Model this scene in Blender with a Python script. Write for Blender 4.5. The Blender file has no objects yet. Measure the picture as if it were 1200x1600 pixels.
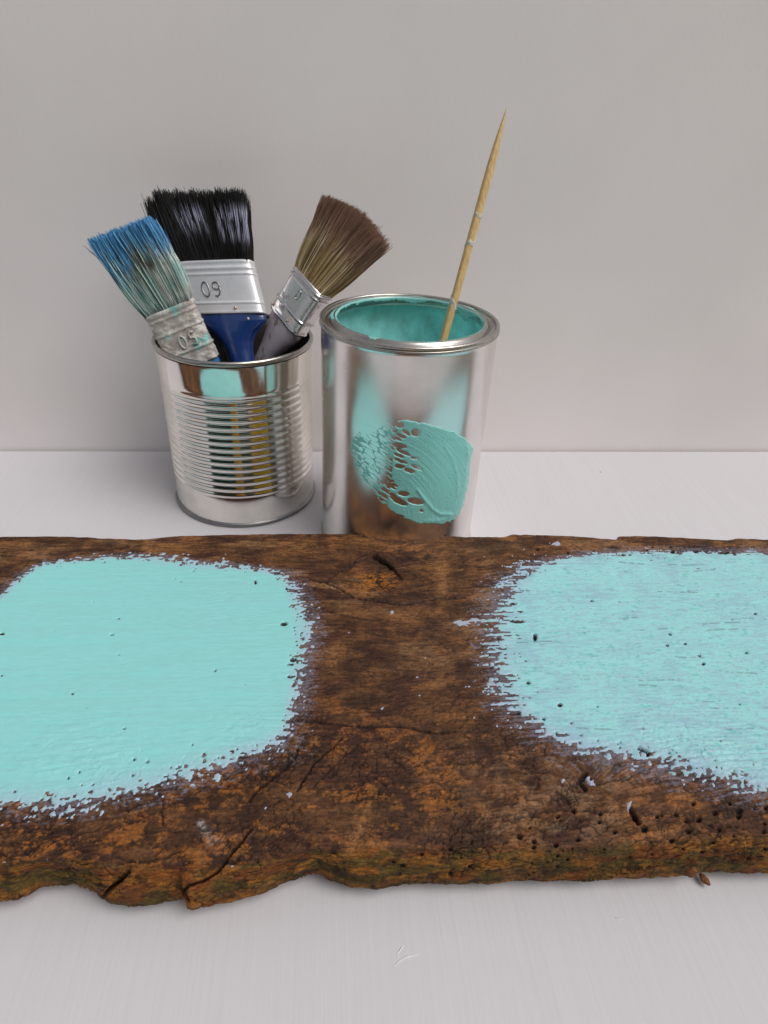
import bpy, bmesh, math, random
import numpy as np
from mathutils import Vector, Matrix

random.seed(7)
RNG = np.random.default_rng(11)
SC = bpy.context.scene
COL = SC.collection
R = math.radians

# ------------------------------------------------------------------ camera
H = 0.30
F_PX, PITCH, ROLL, YAW = 1015.68, R(33.248), R(3.011), R(6.307)
_cp, _sp, _cy, _sy = math.cos(PITCH), math.sin(PITCH), math.cos(YAW), math.sin(YAW)
FW = np.array([_sy*_cp, _cy*_cp, -_sp])
_rt = np.array([_cy, -_sy, 0.0])
_up = np.cross(_rt, FW)
RT = _rt*math.cos(ROLL) + _up*math.sin(ROLL)
UP = -_rt*math.sin(ROLL) + _up*math.cos(ROLL)
CAMP = np.array([0.0, 0.0, H])
cam_data = bpy.data.cameras.new('camera')
cam = bpy.data.objects.new('camera', cam_data)
COL.objects.link(cam)
m = Matrix.Identity(4)
for i in range(3):
    m[i][0], m[i][1], m[i][2], m[i][3] = RT[i], UP[i], -FW[i], CAMP[i]
cam.matrix_world = m
cam_data.sensor_fit = 'VERTICAL'
cam_data.sensor_height = 24.0
cam_data.lens = 24.0*F_PX/1600.0
cam_data.clip_start = 0.01
cam_data.clip_end = 200
SC.camera = cam

# ------------------------------------------------------------------ light
SUN_EL, SUN_AZ = R(57), R(55)      # azimuth: from the camera side (-y) towards the right (+x)
sd = np.array([math.sin(SUN_AZ)*math.cos(SUN_EL), -math.cos(SUN_AZ)*math.cos(SUN_EL), math.sin(SUN_EL)])
world = bpy.data.worlds.new('World')
SC.world = world
world.use_nodes = True
wn = world.node_tree
wn.nodes.clear()
wo = wn.nodes.new('ShaderNodeOutputWorld')
bg = wn.nodes.new('ShaderNodeBackground')
sky = wn.nodes.new('ShaderNodeTexSky')
sky.sky_type = 'NISHITA'
sky.sun_disc = False
sky.sun_elevation = SUN_EL
sky.sun_rotation = math.atan2(sd[0], sd[1])
sky.air_density = 1.0
sky.dust_density = 3.0
sky.ozone_density = 1.0
hs = wn.nodes.new('ShaderNodeHueSaturation')   # an even overcast: the blue of the clear sky taken down
hs.inputs['Saturation'].default_value = 0.22
wn.links.new(sky.outputs[0], hs.inputs['Color'])
wn.links.new(hs.outputs[0], bg.inputs[0])
bg.inputs[1].default_value = 0.10
wn.links.new(bg.outputs[0], wo.inputs[0])
sl = bpy.data.lights.new('sun', 'SUN')
sl.energy = 1.4
sl.angle = R(40)
sl.color = (1.0, 0.965, 0.93)
sun = bpy.data.objects.new('sun', sl)
COL.objects.link(sun)
sun.rotation_euler = Vector(sd).to_track_quat('Z', 'Y').to_euler()
SC.view_settings.view_transform = 'Standard'
SC.view_settings.look = 'None'
SC.view_settings.exposure = 0.2
SC.view_settings.gamma = 1.0
SC.cycles.max_bounces = 10
SC.cycles.glossy_bounces = 6

# ------------------------------------------------------------------ projection helpers
def proj(P):
    d = P - CAMP
    z = d @ FW
    return 600 + F_PX*(d @ RT)/z, 800 - F_PX*(d @ UP)/z

def ray(u, v):
    return FW + RT*((u-600)/F_PX) - UP*((v-800)/F_PX)

def at(u, v, Y=None, Z=None):
    d = ray(u, v)
    t = Y/d[1] if Y is not None else (Z-H)/d[2]
    return CAMP + d*t

def lin(r, g, b):
    f = lambda c: (c/255/12.92) if c/255 <= 0.04045 else ((c/255+0.055)/1.055)**2.4
    return np.array([f(r), f(g), f(b)])

# ------------------------------------------------------------------ numpy noise
def _hash(ix, iy, seed):
    a = (ix.astype(np.int64)*374761393 + iy.astype(np.int64)*668265263 + seed*1442695041) & 0xFFFFFFFF
    a = ((a ^ (a >> 13))*1274126177) & 0xFFFFFFFF
    a = ((a ^ (a >> 16))*2246822519) & 0xFFFFFFFF
    return ((a ^ (a >> 15)) & 0xFFFFFF)/float(0xFFFFFF)

def vn(x, y, seed=0):
    ix, iy = np.floor(x), np.floor(y)
    fx, fy = x-ix, y-iy
    fx = fx*fx*(3-2*fx); fy = fy*fy*(3-2*fy)
    a = _hash(ix, iy, seed); b = _hash(ix+1, iy, seed)
    c = _hash(ix, iy+1, seed); d = _hash(ix+1, iy+1, seed)
    return (a+(b-a)*fx)*(1-fy) + (c+(d-c)*fx)*fy

def fbm(x, y, o=4, seed=0, g=0.5):
    s = 0; a = 1.0; t = 0
    for i in range(o):
        s = s + a*vn(x*2**i+17.3*i, y*2**i-9.1*i, seed+i*31)
        t += a; a *= g
    return s/t

def voro(x, y, seed=0):
    ix, iy = np.floor(x), np.floor(y)
    f1 = np.full(x.shape, 9.0); f2 = np.full(x.shape, 9.0)
    for dx in (-1, 0, 1):
        for dy in (-1, 0, 1):
            cx, cy_ = ix+dx, iy+dy
            px = cx+_hash(cx, cy_, seed); py = cy_+_hash(cx, cy_, seed+77)
            d = np.hypot(px-x, py-y)
            f2 = np.minimum(f2, np.maximum(f1, d)); f1 = np.minimum(f1, d)
    return f1, f2

def sm(a, b, x):
    t = np.clip((x-a)/(b-a), 0, 1)
    return t*t*(3-2*t)

def seg_d(u, v, pts, closed=False):
    pts = np.array(pts, float)
    n = len(pts)
    D = np.full(u.shape, 1e9)
    for i in range(n if closed else n-1):
        a = pts[i]; b = pts[(i+1) % n]; e = b-a
        t = np.clip(((u-a[0])*e[0]+(v-a[1])*e[1])/(e@e+1e-9), 0, 1)
        D = np.minimum(D, np.hypot(u-a[0]-t*e[0], v-a[1]-t*e[1]))
    return D

def sdf(u, v, poly):
    D = seg_d(u, v, poly, True)
    p = np.array(poly, float); n = len(p)
    ins = np.zeros(u.shape, bool)
    for i in range(n):
        a = p[i]; b = p[(i+1) % n]
        if a[1] == b[1]:
            continue
        c = (a[1] > v) != (b[1] > v)
        ins ^= c & (u < (b[0]-a[0])*(v-a[1])/(b[1]-a[1])+a[0])
    return np.where(ins, D, -D)

# ------------------------------------------------------------------ object helpers
def tag(o, label=None, cat=None, group=None, kind=None):
    if label: o['label'] = label
    if cat: o['category'] = cat
    if group: o['group'] = group
    if kind: o['kind'] = kind
    return o

def empty(name, loc):
    o = bpy.data.objects.new(name, None)
    o.empty_display_size = 0.01
    COL.objects.link(o)
    o.location = loc
    return o

def mesh_obj(name, V, F, mat, parent=None, col=None, smooth=True):
    """V: (n,3) world coordinates; F: (m,k) array or list of faces."""
    V = np.asarray(V, dtype=np.float64)
    off = np.array(parent_world(parent)) if parent is not None else V.mean(0)*0
    me = bpy.data.meshes.new(name)
    Vl = (V-off).astype(np.float32)
    if isinstance(F, np.ndarray):
        k = F.shape[1]
        me.vertices.add(len(V)); me.vertices.foreach_set('co', Vl.ravel())
        me.loops.add(F.size); me.loops.foreach_set('vertex_index', F.astype(np.int32).ravel())
        me.polygons.add(len(F))
        me.polygons.foreach_set('loop_start', np.arange(0, F.size, k, dtype=np.int32))
        me.update(calc_edges=True)
    else:
        me.from_pydata(Vl.tolist(), [], F)
    me.polygons.foreach_set('use_smooth', np.full(len(me.polygons), smooth))
    if col is not None:
        at_ = me.color_attributes.new('Col', 'FLOAT_COLOR', 'POINT')
        c4 = np.ones((len(V), 4), np.float32); c4[:, :col.shape[1]] = col
        at_.data.foreach_set('color', c4.ravel())
    me.validate()
    me.update()
    me.materials.append(mat)
    o = bpy.data.objects.new(name, me)
    COL.objects.link(o)
    if parent is not None:
        o.parent = parent
    return o

def parent_world(p):
    w = Vector((0, 0, 0))
    while p is not None:
        w = w + p.location
        p = p.parent
    return w

def grid_faces(nr, nc, wrap=False):
    r = np.arange(nr-1)[:, None]; c = np.arange(nc if wrap else nc-1)[None, :]
    a = r*nc+c; b = r*nc+(c+1) % nc
    return np.stack([a, b, b+nc, a+nc], -1).reshape(-1, 4)

def lathe(name, prof, cx, cy, mat, parent, seg=192, fr=None, col=None):
    prof = np.array(prof, float)
    th = np.linspace(0, 2*np.pi, seg, endpoint=False)
    V = np.stack([cx+prof[:, :1]*np.cos(th), cy+prof[:, :1]*np.sin(th), np.repeat(prof[:, 1:2], seg, 1)], -1)
    return mesh_obj(name, V.reshape(-1, 3), grid_faces(len(prof), seg, True), mat, parent, col)

def arc(cx, cz, r, a0, a1, n=10):
    return [(cx+r*math.cos(R(a)), cz+r*math.sin(R(a))) for a in np.linspace(a0, a1, n)]

class Frame:
    def __init__(s, o, w, a, skew=False):
        s.o = np.array(o, float); s.a = a/np.linalg.norm(a)
        w = w if skew else w-(w@s.a)*s.a
        s.w = w/np.linalg.norm(w); s.n = np.cross(s.w, s.a); s.n /= np.linalg.norm(s.n)   # n points away from or to the viewer
        if s.n[1] > 0: s.n = -s.n                                              # n faces the camera side
    def p(s, x, y, z):
        return s.o + np.multiply.outer(x, s.w) + np.multiply.outer(y, s.a) + np.multiply.outer(z, s.n)

def loft(name, fr, st, mat, parent, n=64, ex=4.0, noise=None, cap=True, subdiv=None):
    """st: stations (t, halfwidth, halfthickness[, shift]) along fr.a; superellipse section."""
    st = np.array([list(s)+[0]*(4-len(s)) for s in st], float)
    if subdiv:
        T = np.linspace(0, len(st)-1, subdiv)
        st = np.stack([np.interp(T, np.arange(len(st)), st[:, k]) for k in range(4)], 1)
    th = np.linspace(0, 2*np.pi, n, endpoint=False)
    c, s_ = np.cos(th), np.sin(th)
    cx = np.sign(c)*np.abs(c)**(2/ex); cz = np.sign(s_)*np.abs(s_)**(2/ex)
    X = st[:, 1:2]*cx + st[:, 3:4]; Z = st[:, 2:3]*cz; Yc = np.repeat(st[:, :1], n, 1)
    if noise:
        q = noise(X, Yc, Z)
        X = X*(1+q/np.maximum(st[:, 1:2], 1e-4)); Z = Z+np.sign(Z)*q
    V = fr.p(X, Yc, Z).reshape(-1, 3)
    F = grid_faces(len(st), n, True)
    faces = F.tolist()
    if cap:
        faces.append(list(range(n))[::-1]); k = (len(st)-1)*n
        faces.append([k+i for i in range(n)])
    return mesh_obj(name, V, faces, mat, parent)

def tube(name, pts, rad, mat, parent, sides=8, closed=False):
    P = np.array(pts, float); n = len(P)
    rad = np.broadcast_to(np.array(rad, float), (n,))
    T = np.gradient(P, axis=0) if not closed else np.roll(P, -1, 0)-np.roll(P, 1, 0)
    T /= np.linalg.norm(T, axis=1)[:, None]+1e-12
    ref = np.array([0.13, -0.9, 0.4]); A = np.cross(T, ref); A /= np.linalg.norm(A, axis=1)[:, None]
    B = np.cross(T, A)
    th = np.linspace(0, 2*np.pi, sides, endpoint=False)
    V = P[:, None]+rad[:, None, None]*(np.cos(th)[None, :, None]*A[:, None]+np.sin(th)[None, :, None]*B[:, None])
    F = grid_faces(n, sides, True).tolist()
    if closed:
        k = (n-1)*sides
        F += [[k+i, k+(i+1) % sides, (i+1) % sides, i] for i in range(sides)]
    else:
        F += [list(range(sides))[::-1], [(n-1)*sides+i for i in range(sides)]]
    return mesh_obj(name, V.reshape(-1, 3), F, mat, parent)

# ------------------------------------------------------------------ materials
class NT:
    def __init__(s, name):
        s.m = bpy.data.materials.new(name); s.m.use_nodes = True
        s.t = s.m.node_tree; s.b = s.t.nodes['Principled BSDF']
        s.co = s.t.nodes.new('ShaderNodeTexCoord').outputs['Object']
    def n(s, typ, **kw):
        x = s.t.nodes.new(typ)
        for k, v in kw.items(): setattr(x, k, v)
        return x
    def l(s, a, b): s.t.links.new(a, b)
    def mapping(s, scale, rot=(0, 0, 0)):
        mp = s.n('ShaderNodeMapping'); mp.inputs['Scale'].default_value = scale
        mp.inputs['Rotation'].default_value = rot
        s.l(s.co, mp.inputs[0]); return mp.outputs[0]
    def noise(s, scale=1.0, det=4, rough=0.5, vec=None, dist=0):
        x = s.n('ShaderNodeTexNoise'); x.inputs['Scale'].default_value = scale
        x.inputs['Detail'].default_value = det; x.inputs['Roughness'].default_value = rough
        x.inputs['Distortion'].default_value = dist
        s.l(vec or s.co, x.inputs['Vector']); return x.outputs['Fac']
    def ramp(s, fac, stops):
        x = s.n('ShaderNodeValToRGB'); e = x.color_ramp.elements
        while len(e) < len(stops): e.new(0.5)
        for i, (p, c) in enumerate(stops):
            e[i].position = p; e[i].color = tuple(c)+((1,) if len(c) == 3 else ())
        s.l(fac, x.inputs[0]); return x.outputs[0]
    def mix(s, fac, a, b, mode='MIX'):
        x = s.n('ShaderNodeMix', data_type='RGBA', blend_type=mode)
        for i, q in ((0, fac), (6, a), (7, b)):
            if hasattr(q, 'links'): s.l(q, x.inputs[i])
            else: x.inputs[i].default_value = q if i == 0 else tuple(q)+((1,) if len(q) == 3 else ())
        return x.outputs[2]
    def rng(s, fac, a, b, c=0.0, d=1.0):
        x = s.n('ShaderNodeMapRange'); s.l(fac, x.inputs[0])
        for i, q in zip((1, 2, 3, 4), (a, b, c, d)): x.inputs[i].default_value = q
        return x.outputs[0]
    def bump(s, h, strength=0.3, dist=0.0005, prev=None):
        x = s.n('ShaderNodeBump'); x.inputs['Strength'].default_value = strength
        x.inputs['Distance'].default_value = dist
        s.l(h, x.inputs['Height'])
        if prev: s.l(prev, x.inputs['Normal'])
        s.l(x.outputs[0], s.b.inputs['Normal']); return x.outputs[0]
    def set(s, **kw):
        for k, v in kw.items():
            k = {'rough': 'Roughness', 'metal': 'Metallic', 'col': 'Base Color', 'spec': 'Specular IOR Level', 'coat': 'Coat Weight'}[k]
            if hasattr(v, 'links'): s.l(v, s.b.inputs[k])
            else: s.b.inputs[k].default_value = (tuple(v)+(1,)) if k == 'Base Color' else v
        return s.m

G3 = lambda g: (g, g, g)

def mat_vcol(name, rough, nscale=900, amt=0.25, bump=0.3, dist=0.0004, stretch=(1, 1, 1), pep=False):
    k = NT(name)
    a = k.n('ShaderNodeAttribute', attribute_name='Col')
    no = k.noise(nscale, 5, 0.6, k.mapping(stretch))
    f = k.ramp(no, [(0.3, G3(1-amt)), (0.7, G3(1+amt*0.6))])
    c = k.mix(1.0, a.outputs['Color'], f, 'MULTIPLY')
    if pep:
        p2 = k.noise(1100, 3, 0.7, k.mapping((0.8, 1, 1)))
        c = k.mix(1.0, c, k.ramp(p2, [(0.30, G3(1.5)), (0.42, G3(1.03)), (0.58, G3(1.0)), (0.70, G3(0.4))]), 'MULTIPLY')
    if bump: k.bump(no, bump, dist)
    return k.set(col=c, rough=rough)

M_WOOD = mat_vcol('weathered_wood', 0.72, 700, 0.30, 0.6, 0.0007, (0.55, 1, 1), True)
M_WOOD.node_tree.nodes['Principled BSDF'].inputs['Specular IOR Level'].default_value = 0.25
M_PAINT = mat_vcol('turquoise_chalk_paint', 0.5, 500, 0.05, 0.25, 0.0002, (0.3, 1, 1))
M_BRISTLE = mat_vcol('bristle', 0.55, 300, 0.1, 0)

def mat_board(name, base, sx):
    k = NT(name)
    a = k.noise(1.0, 6, 0.62, k.mapping((420, 9, 9) if sx == 'y' else (6, 6, 6)))
    b = k.noise(6, 5, 0.5)
    c = k.mix(k.rng(b, 0.3, 0.7), [q*0.95 for q in base], [min(q*1.03, 1) for q in base])
    c = k.mix(k.rng(a, 0.25, 0.75), [q*0.94 for q in base], c) if sx == 'y' else c
    f = k.noise(260, 4, 0.6)
    h = k.n('ShaderNodeMath', operation='MULTIPLY_ADD')
    k.l(a, h.inputs[0]); h.inputs[1].default_value = 0.7 if sx == 'y' else 0.3
    if sx == 'x': k.l(f, h.inputs[2])
    else: h.inputs[2].default_value = 0.0
    k.bump(h.outputs[0], 0.22 if sx == 'y' else 0.22, 0.0010 if sx == 'y' else 0.0004)
    # sparse dark specks of dust
    vo = k.n('ShaderNodeTexVoronoi'); vo.inputs['Scale'].default_value = 30
    k.l(k.co, vo.inputs['Vector'])
    sp = k.rng(vo.outputs['Distance'], 0.02, 0.03, 1.0, 0.0)
    hn = k.n('ShaderNodeSeparateColor'); k.l(vo.outputs['Color'], hn.inputs[0])
    gate = k.rng(hn.outputs[0], 0.86, 0.87)
    mu = k.n('ShaderNodeMath', operation='MULTIPLY'); k.l(sp, mu.inputs[0]); k.l(gate, mu.inputs[1])
    c2 = k.mix(mu.outputs[0], c, (0.12, 0.10, 0.09))
    return k.set(col=c2, rough=0.55)

M_TABLE = mat_board('table_white_paint', (0.60, 0.582, 0.605), 'y')
M_WALL = mat_board('wall_white_paint', (0.81, 0.775, 0.775), 'x')

def mat_tin(name, rlo, rhi, base, scr=(3, 3, 60)):
    k = NT(name)
    a = k.noise(40, 6, 0.65)
    s = k.noise(14, 4, 0.6, k.mapping(scr))
    c = k.mix(k.rng(a, 0.35, 0.75), base, [q*0.78 for q in base])
    sm_ = k.noise(12, 3, 0.5, None, 0.3)
    gr = k.noise(2600, 2, 0.5)
    c = k.mix(k.rng(gr, 0.3, 0.7), [q*0.93 for q in base], c) if name == 'paint_can_steel' else c
    r0_ = k.rng(a, 0.3, 0.7, rlo, rhi)
    r1_ = k.rng(sm_, 0.40, 0.80, 0.0, 0.10)
    ad = k.n('ShaderNodeMath', operation='ADD'); k.l(r0_, ad.inputs[0]); k.l(r1_, ad.inputs[1]); r = ad.outputs[0]
    k.bump(s, 0.04, 0.0002)
    return k.set(col=c, rough=r, metal=1.0)

M_TIN = mat_tin('tinned_steel', 0.05, 0.13, (0.88, 0.85, 0.80))
M_CAN = mat_tin('paint_can_steel', 0.17, 0.24, (0.90, 0.87, 0.84))
M_RIM = mat_tin('rim_steel', 0.16, 0.3, (0.50, 0.47, 0.44))
M_SEAM = mat_tin('base_seam_steel', 0.3, 0.45, (0.30, 0.29, 0.30))
M_FERR = mat_tin('ferrule_nickel', 0.38, 0.52, (0.95, 0.95, 0.99))
M_FERR.node_tree.nodes['Principled BSDF'].inputs['Metallic'].default_value = 0.62

def mat_simple(name, col, rough, metal=0.0, coat=0.0, ns=200, amt=0.15, bump=0.15):
    k = NT(name)
    no = k.noise(ns, 4, 0.6)
    c = k.mix(k.rng(no, 0.3, 0.7), [q*(1-amt) for q in col], [min(1, q*(1+amt)) for q in col])
    if bump: k.bump(no, bump, 0.0003)
    return k.set(col=c, rough=rough, metal=metal, coat=coat)

TEAL = lin(126, 208, 200)
M_WET = mat_simple('wet_turquoise_paint', (0.23, 0.58, 0.55), 0.28, 0, 0.2, 700, 0.05, 0.1)
M_INNER = mat_simple('film_and_reflection_inner_wall', (0.36, 0.80, 0.76), 0.3, 0.2, 0, 60, 0.3, 0.05)  # teal covers both the paint film and the paint reflected in the metal
M_BLUE = mat_simple('navy_lacquer', lin(22, 52, 110), 0.22, 0, 0.5, 60, 0.1, 0.05)
M_LBLUE = mat_simple('light_blue_lacquer', lin(30, 95, 150), 0.3, 0, 0.3, 60, 0.2, 0.1)
M_DARK = mat_simple('dark_stained_handle', lin(62, 54, 52), 0.6, 0, 0, 90, 0.35, 0.3)
M_NAIL = mat_simple('copper_nail', (0.55, 0.36, 0.26), 0.3, 1.0)
M_GRASS = mat_simple('added_lawn', (0.10, 0.15, 0.035), 0.9, 0, 0, 9, 0.5, 0)
M_LEG = mat_simple('white_table_leg_paint', (0.6, 0.59, 0.6), 0.5)

def mat_crust():
    k = NT('paint_crusted_ferrule')
    a = k.noise(110, 6, 0.65); b = k.noise(300, 5, 0.6, None, 0.5); d = k.noise(60, 5, 0.7, k.mapping((1, 1, 1), (1, 2, 3)))
    c = k.mix(k.rng(a, 0.42, 0.55), lin(214, 209, 204), lin(170, 162, 156))
    c = k.mix(k.rng(d, 0.56, 0.62), c, lin(130, 196, 190))
    c = k.mix(k.rng(b, 0.66, 0.72), c, lin(80, 64, 46))
    k.bump(b, 0.8, 0.0008)
    return k.set(col=c, rough=0.42)
M_CRUST = mat_crust()

def mat_smeared(name, under, um, paint, thr, rough, stretch=(1, 1, 1)):
    k = NT(name)
    v = k.mapping(stretch)
    a = k.noise(70, 5, 0.6, v); b = k.noise(260, 4, 0.6, v)
    h = k.n('ShaderNodeMath', operation='MULTIPLY_ADD'); k.l(b, h.inputs[0]); h.inputs[1].default_value = 0.35; k.l(a, h.inputs[2])
    f = k.rng(h.outputs[0], thr, thr+0.06)
    c = k.mix(f, under, paint)
    k.bump(h.outputs[0], 0.5, 0.0006)
    me = k.rng(f, 0, 1, um, 0.0)
    return k.set(col=c, rough=rough, metal=me)
M_SMFER = mat_smeared('paint_smeared_ferrule', (0.62, 0.6, 0.6), 1.0, lin(160, 153, 158), 0.74, 0.22)
M_SMHAN = mat_smeared('paint_smeared_handle', lin(124, 108, 102), 0.0, lin(170, 163, 172), 0.62, 0.5, (1.6, 1.6, 0.5))

def mat_bamboo():
    k = NT('bamboo')
    a = k.noise(1, 5, 0.6, k.mapping((900, 900, 25)))
    c = k.mix(k.rng(a, 0.3, 0.7), lin(184, 148, 90), lin(216, 188, 134))
    k.bump(a, 0.3, 0.0003)
    return k.set(col=c, rough=0.5)
M_BAMBOO = mat_bamboo()
M_FLECK = mat_simple('pale_paint_fleck', lin(192, 190, 184), 0.4, 0, 0, 800, 0.1, 0.3)

# ------------------------------------------------------------------ setting
def box(name, x0, x1, y0, y1, z0, z1, mat, parent=None, bev=0.002):
    bm = bmesh.new()
    bmesh.ops.create_cube(bm, size=1)
    bmesh.ops.scale(bm, vec=(x1-x0, y1-y0, z1-z0), verts=bm.verts)
    bmesh.ops.translate(bm, vec=((x0+x1)/2, (y0+y1)/2, (z0+z1)/2), verts=bm.verts)
    bmesh.ops.bevel(bm, geom=bm.edges, offset=bev, segments=2, affect='EDGES')
    if parent: bmesh.ops.translate(bm, vec=-parent_world(parent), verts=bm.verts)
    me = bpy.data.meshes.new(name); bm.to_mesh(me); bm.free()
    me.materials.append(mat)
    o = bpy.data.objects.new(name, me); COL.objects.link(o)
    if parent: o.parent = parent
    return o

WY = 0.565
g = mesh_obj('ground', [(-40, -40, -0.75), (40, -40, -0.75), (40, 40, -0.75), (-40, 40, -0.75)], [[0, 1, 2, 3]], M_GRASS)  # unseen grass sheet, added for the metal to mirror
tag(g, kind='structure')
table = empty('table', (0, 0, -0.75))
tag(table, 'white painted table carrying the plank and both cans', 'table')
box('tabletop', -1.1, 1.1, -0.42, WY-0.0012, -0.03, 0.0, M_TABLE, table, 0.0015)
for sx in (-1.02, 1.02):
    for sy in (-0.36, 0.5):
        box('leg', sx-0.03, sx+0.03, sy-0.03, sy+0.03, -0.75, -0.031, M_LEG, table)
wall = box('wall', -1.3, 1.3, WY, WY+0.03, -0.75, 0.95, M_WALL, None, 0.0008)
tag(wall, 'plain off-white painted wall standing behind the two cans', 'wall')

# small raised brush marks left in the table's paint, and a few crumbs of dust
M_MARK = mat_simple('raised_paint_mark', (0.66, 0.66, 0.68), 0.5)
for pts in (((614, 1512), (622, 1503), (634, 1496), (646, 1493), (657, 1489)), ((620, 1492), (626, 1484), (630, 1476)), ((960, 1433), (968, 1436), (975, 1436))):
    P_ = np.array([at(u_, v_, Z=0.0000) for u_, v_ in pts])
    tube('paint_mark', np.array([[np.interp(t_, np.linspace(0, 1, len(P_)), P_[:, k]) for k in range(3)] for t_ in np.linspace(0, 1, 14)]), 0.00042*np.sin(np.linspace(0.25, 2.9, 14)), M_MARK, table, 6)

# ------------------------------------------------------------------ plank
T_PL = 0.030
Z_LIP = 0.009
def wx(pts, z):
    w = np.array([at(u, v, Z=z) for u, v in pts]); return w[:, 0], w[:, 1]

back_px = [(-500, 842), (-120, 846), (0, 843), (75, 842), (100, 842), (185, 846), (225, 847), (250, 844), (265, 842.5), (285, 841), (380, 839), (430, 838), (500, 838),
           (560, 838), (600, 840), (690, 841), (735, 843), (785, 843), (800, 839), (850, 840), (900, 842), (940, 845), (962, 846.5), (965, 842), (1005, 841),
           (1050, 843), (1090, 845), (1135, 848), (1150, 845), (1200, 847), (1350, 845), (1700, 850)]
front_px = [(-500, 1402), (-300, 1408), (-120, 1398), (0, 1410), (27, 1408), (47, 1398), (62, 1388), (87, 1383), (117, 1382), (130, 1389), (150, 1398), (163, 1407), (173, 1414), (200, 1418),
            (227, 1415), (253, 1410), (277, 1405), (289, 1402), (292, 1418), (300, 1421), (320, 1417), (350, 1410), (400, 1400), (420, 1393), (443, 1382),
            (463, 1375), (480, 1367), (500, 1366), (507, 1372), (515, 1377), (533, 1382), (560, 1387), (600, 1389), (627, 1383), (653, 1381), (717, 1383),
            (800, 1380), (860, 1379), (933, 1377), (960, 1373), (1013, 1373), (1053, 1370), (1073, 1368), (1100, 1364), (1133, 1362), (1167, 1364), (1200, 1363), (1400, 1368), (1700, 1360)]
break_px = [(-500, 1350), (0, 1345), (100, 1340), (170, 1345), (240, 1352), (300, 1352), (400, 1342), (480, 1326), (560, 1322), (650, 1322), (800, 1316), (900, 1312), (1000, 1308), (1100, 1304), (1200, 1300), (1700, 1298)]
XB, YB = wx(back_px, T_PL-0.002)
XF, YF = wx(front_px, Z_LIP)
XK, YK = wx(break_px, T_PL)

XMIN, XMAX = -0.52, 0.62
xs_mid = np.linspace(-0.325, 0.42, 1440)
xs = np.concatenate([np.linspace(XMIN, -0.325, 90)[:-1], xs_mid, np.linspace(0.42, XMAX, 90)[1:]])
NX = len(xs)
NTOP, NBEV, NBK = 430, 56, 10
yb = np.interp(xs, XB, YB) + 0.0012*(fbm(xs*160, xs*0+3, 4, 5)-0.5)
yf = np.interp(xs, XF, YF) - 0.0016*(fbm(xs*190, xs*0+9, 4, 8)-0.5)
yk = np.interp(xs, XK, YK) + 0.002*(fbm(xs*60, xs*0+1, 3, 4)-0.5)
rows_y = []; rows_z = []; kindrow = []
for i in range(NBK):                                   # back edge: from the table up to the top face
    a = i/NBK*math.pi/2
    rows_y.append(yb+0.002*(math.cos(a)) - 0.0005*0); rows_z.append(0.001+(T_PL-0.001)*math.sin(a)**0.6 + 0*xs); kindrow.append(0)
for i in range(NTOP):
    t = i/(NTOP-1)
    rows_y.append(yb+(yk-yb)*t); rows_z.append(np.full(NX, T_PL)); kindrow.append(1)
for i in range(1, NBEV+1):
    a = i/NBEV*math.pi/2
    rows_y.append(yk+(yf-yk)*math.sin(a)**1.0); rows_z.append(Z_LIP+(T_PL-Z_LIP)*(math.cos(a))**0.9 + 0*xs); kindrow.append(2)
for i in range(1, 7):                                  # the undercut below the lip
    t = i/6
    rows_y.append(yf+0.02*t**1.3); rows_z.append(Z_LIP*(1-t)+0.001*t + 0*xs); kindrow.append(3)
PY = np.array(rows_y); PZ = np.array(rows_z); PX = np.repeat(xs[None], len(PY), 0)
KR = np.array(kindrow)
U, V = proj(np.stack([PX, PY, PZ], -1))
_ds = np.hypot(np.diff(PY, axis=0), np.diff(PZ, axis=0)); _cs = np.vstack([np.zeros((1, NX)), np.cumsum(_ds, 0)])
xm, ym = PX*1000, (PY[NBK]+_cs[NBK]-_cs)*1000
top = (KR == 1)[:, None] * np.ones(PX.shape)
bevt = np.zeros(PX.shape); j0 = NBK+NTOP
for i in range(NBEV): bevt[j0+i] = (i+1)/NBEV
bevt[j0+NBEV:] = 1.0

K1 = (597, 888); K2 = (918, 1216)
kn1 = np.exp(-(((U-K1[0])/60)**2+((V-K1[1])/32)**2))
kn2 = np.exp(-(((U-K2[0])/50)**2+((V-K2[1])/26)**2))
gy = ym + 7*(fbm(xm/70, ym/70, 3, 2)-0.5)*2 + 9*kn1 + 8*kn2 + 5*np.sin((U-560)/150)*sm(1050, 1300, V)
streak = fbm(xm/22, gy/1.3, 5, 21, 0.6)
streak2 = fbm(xm/9, gy/0.6, 4, 41, 0.6)
clump = fbm(xm/17, ym/11, 4, 61, 0.55)
fine = fbm(xm/1.6, ym/1.1, 3, 81, 0.6)
med = fbm(xm/5, gy/3.2, 4, 91, 0.6)
slow = fbm(xm/60, ym/50, 3, 99)

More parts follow.
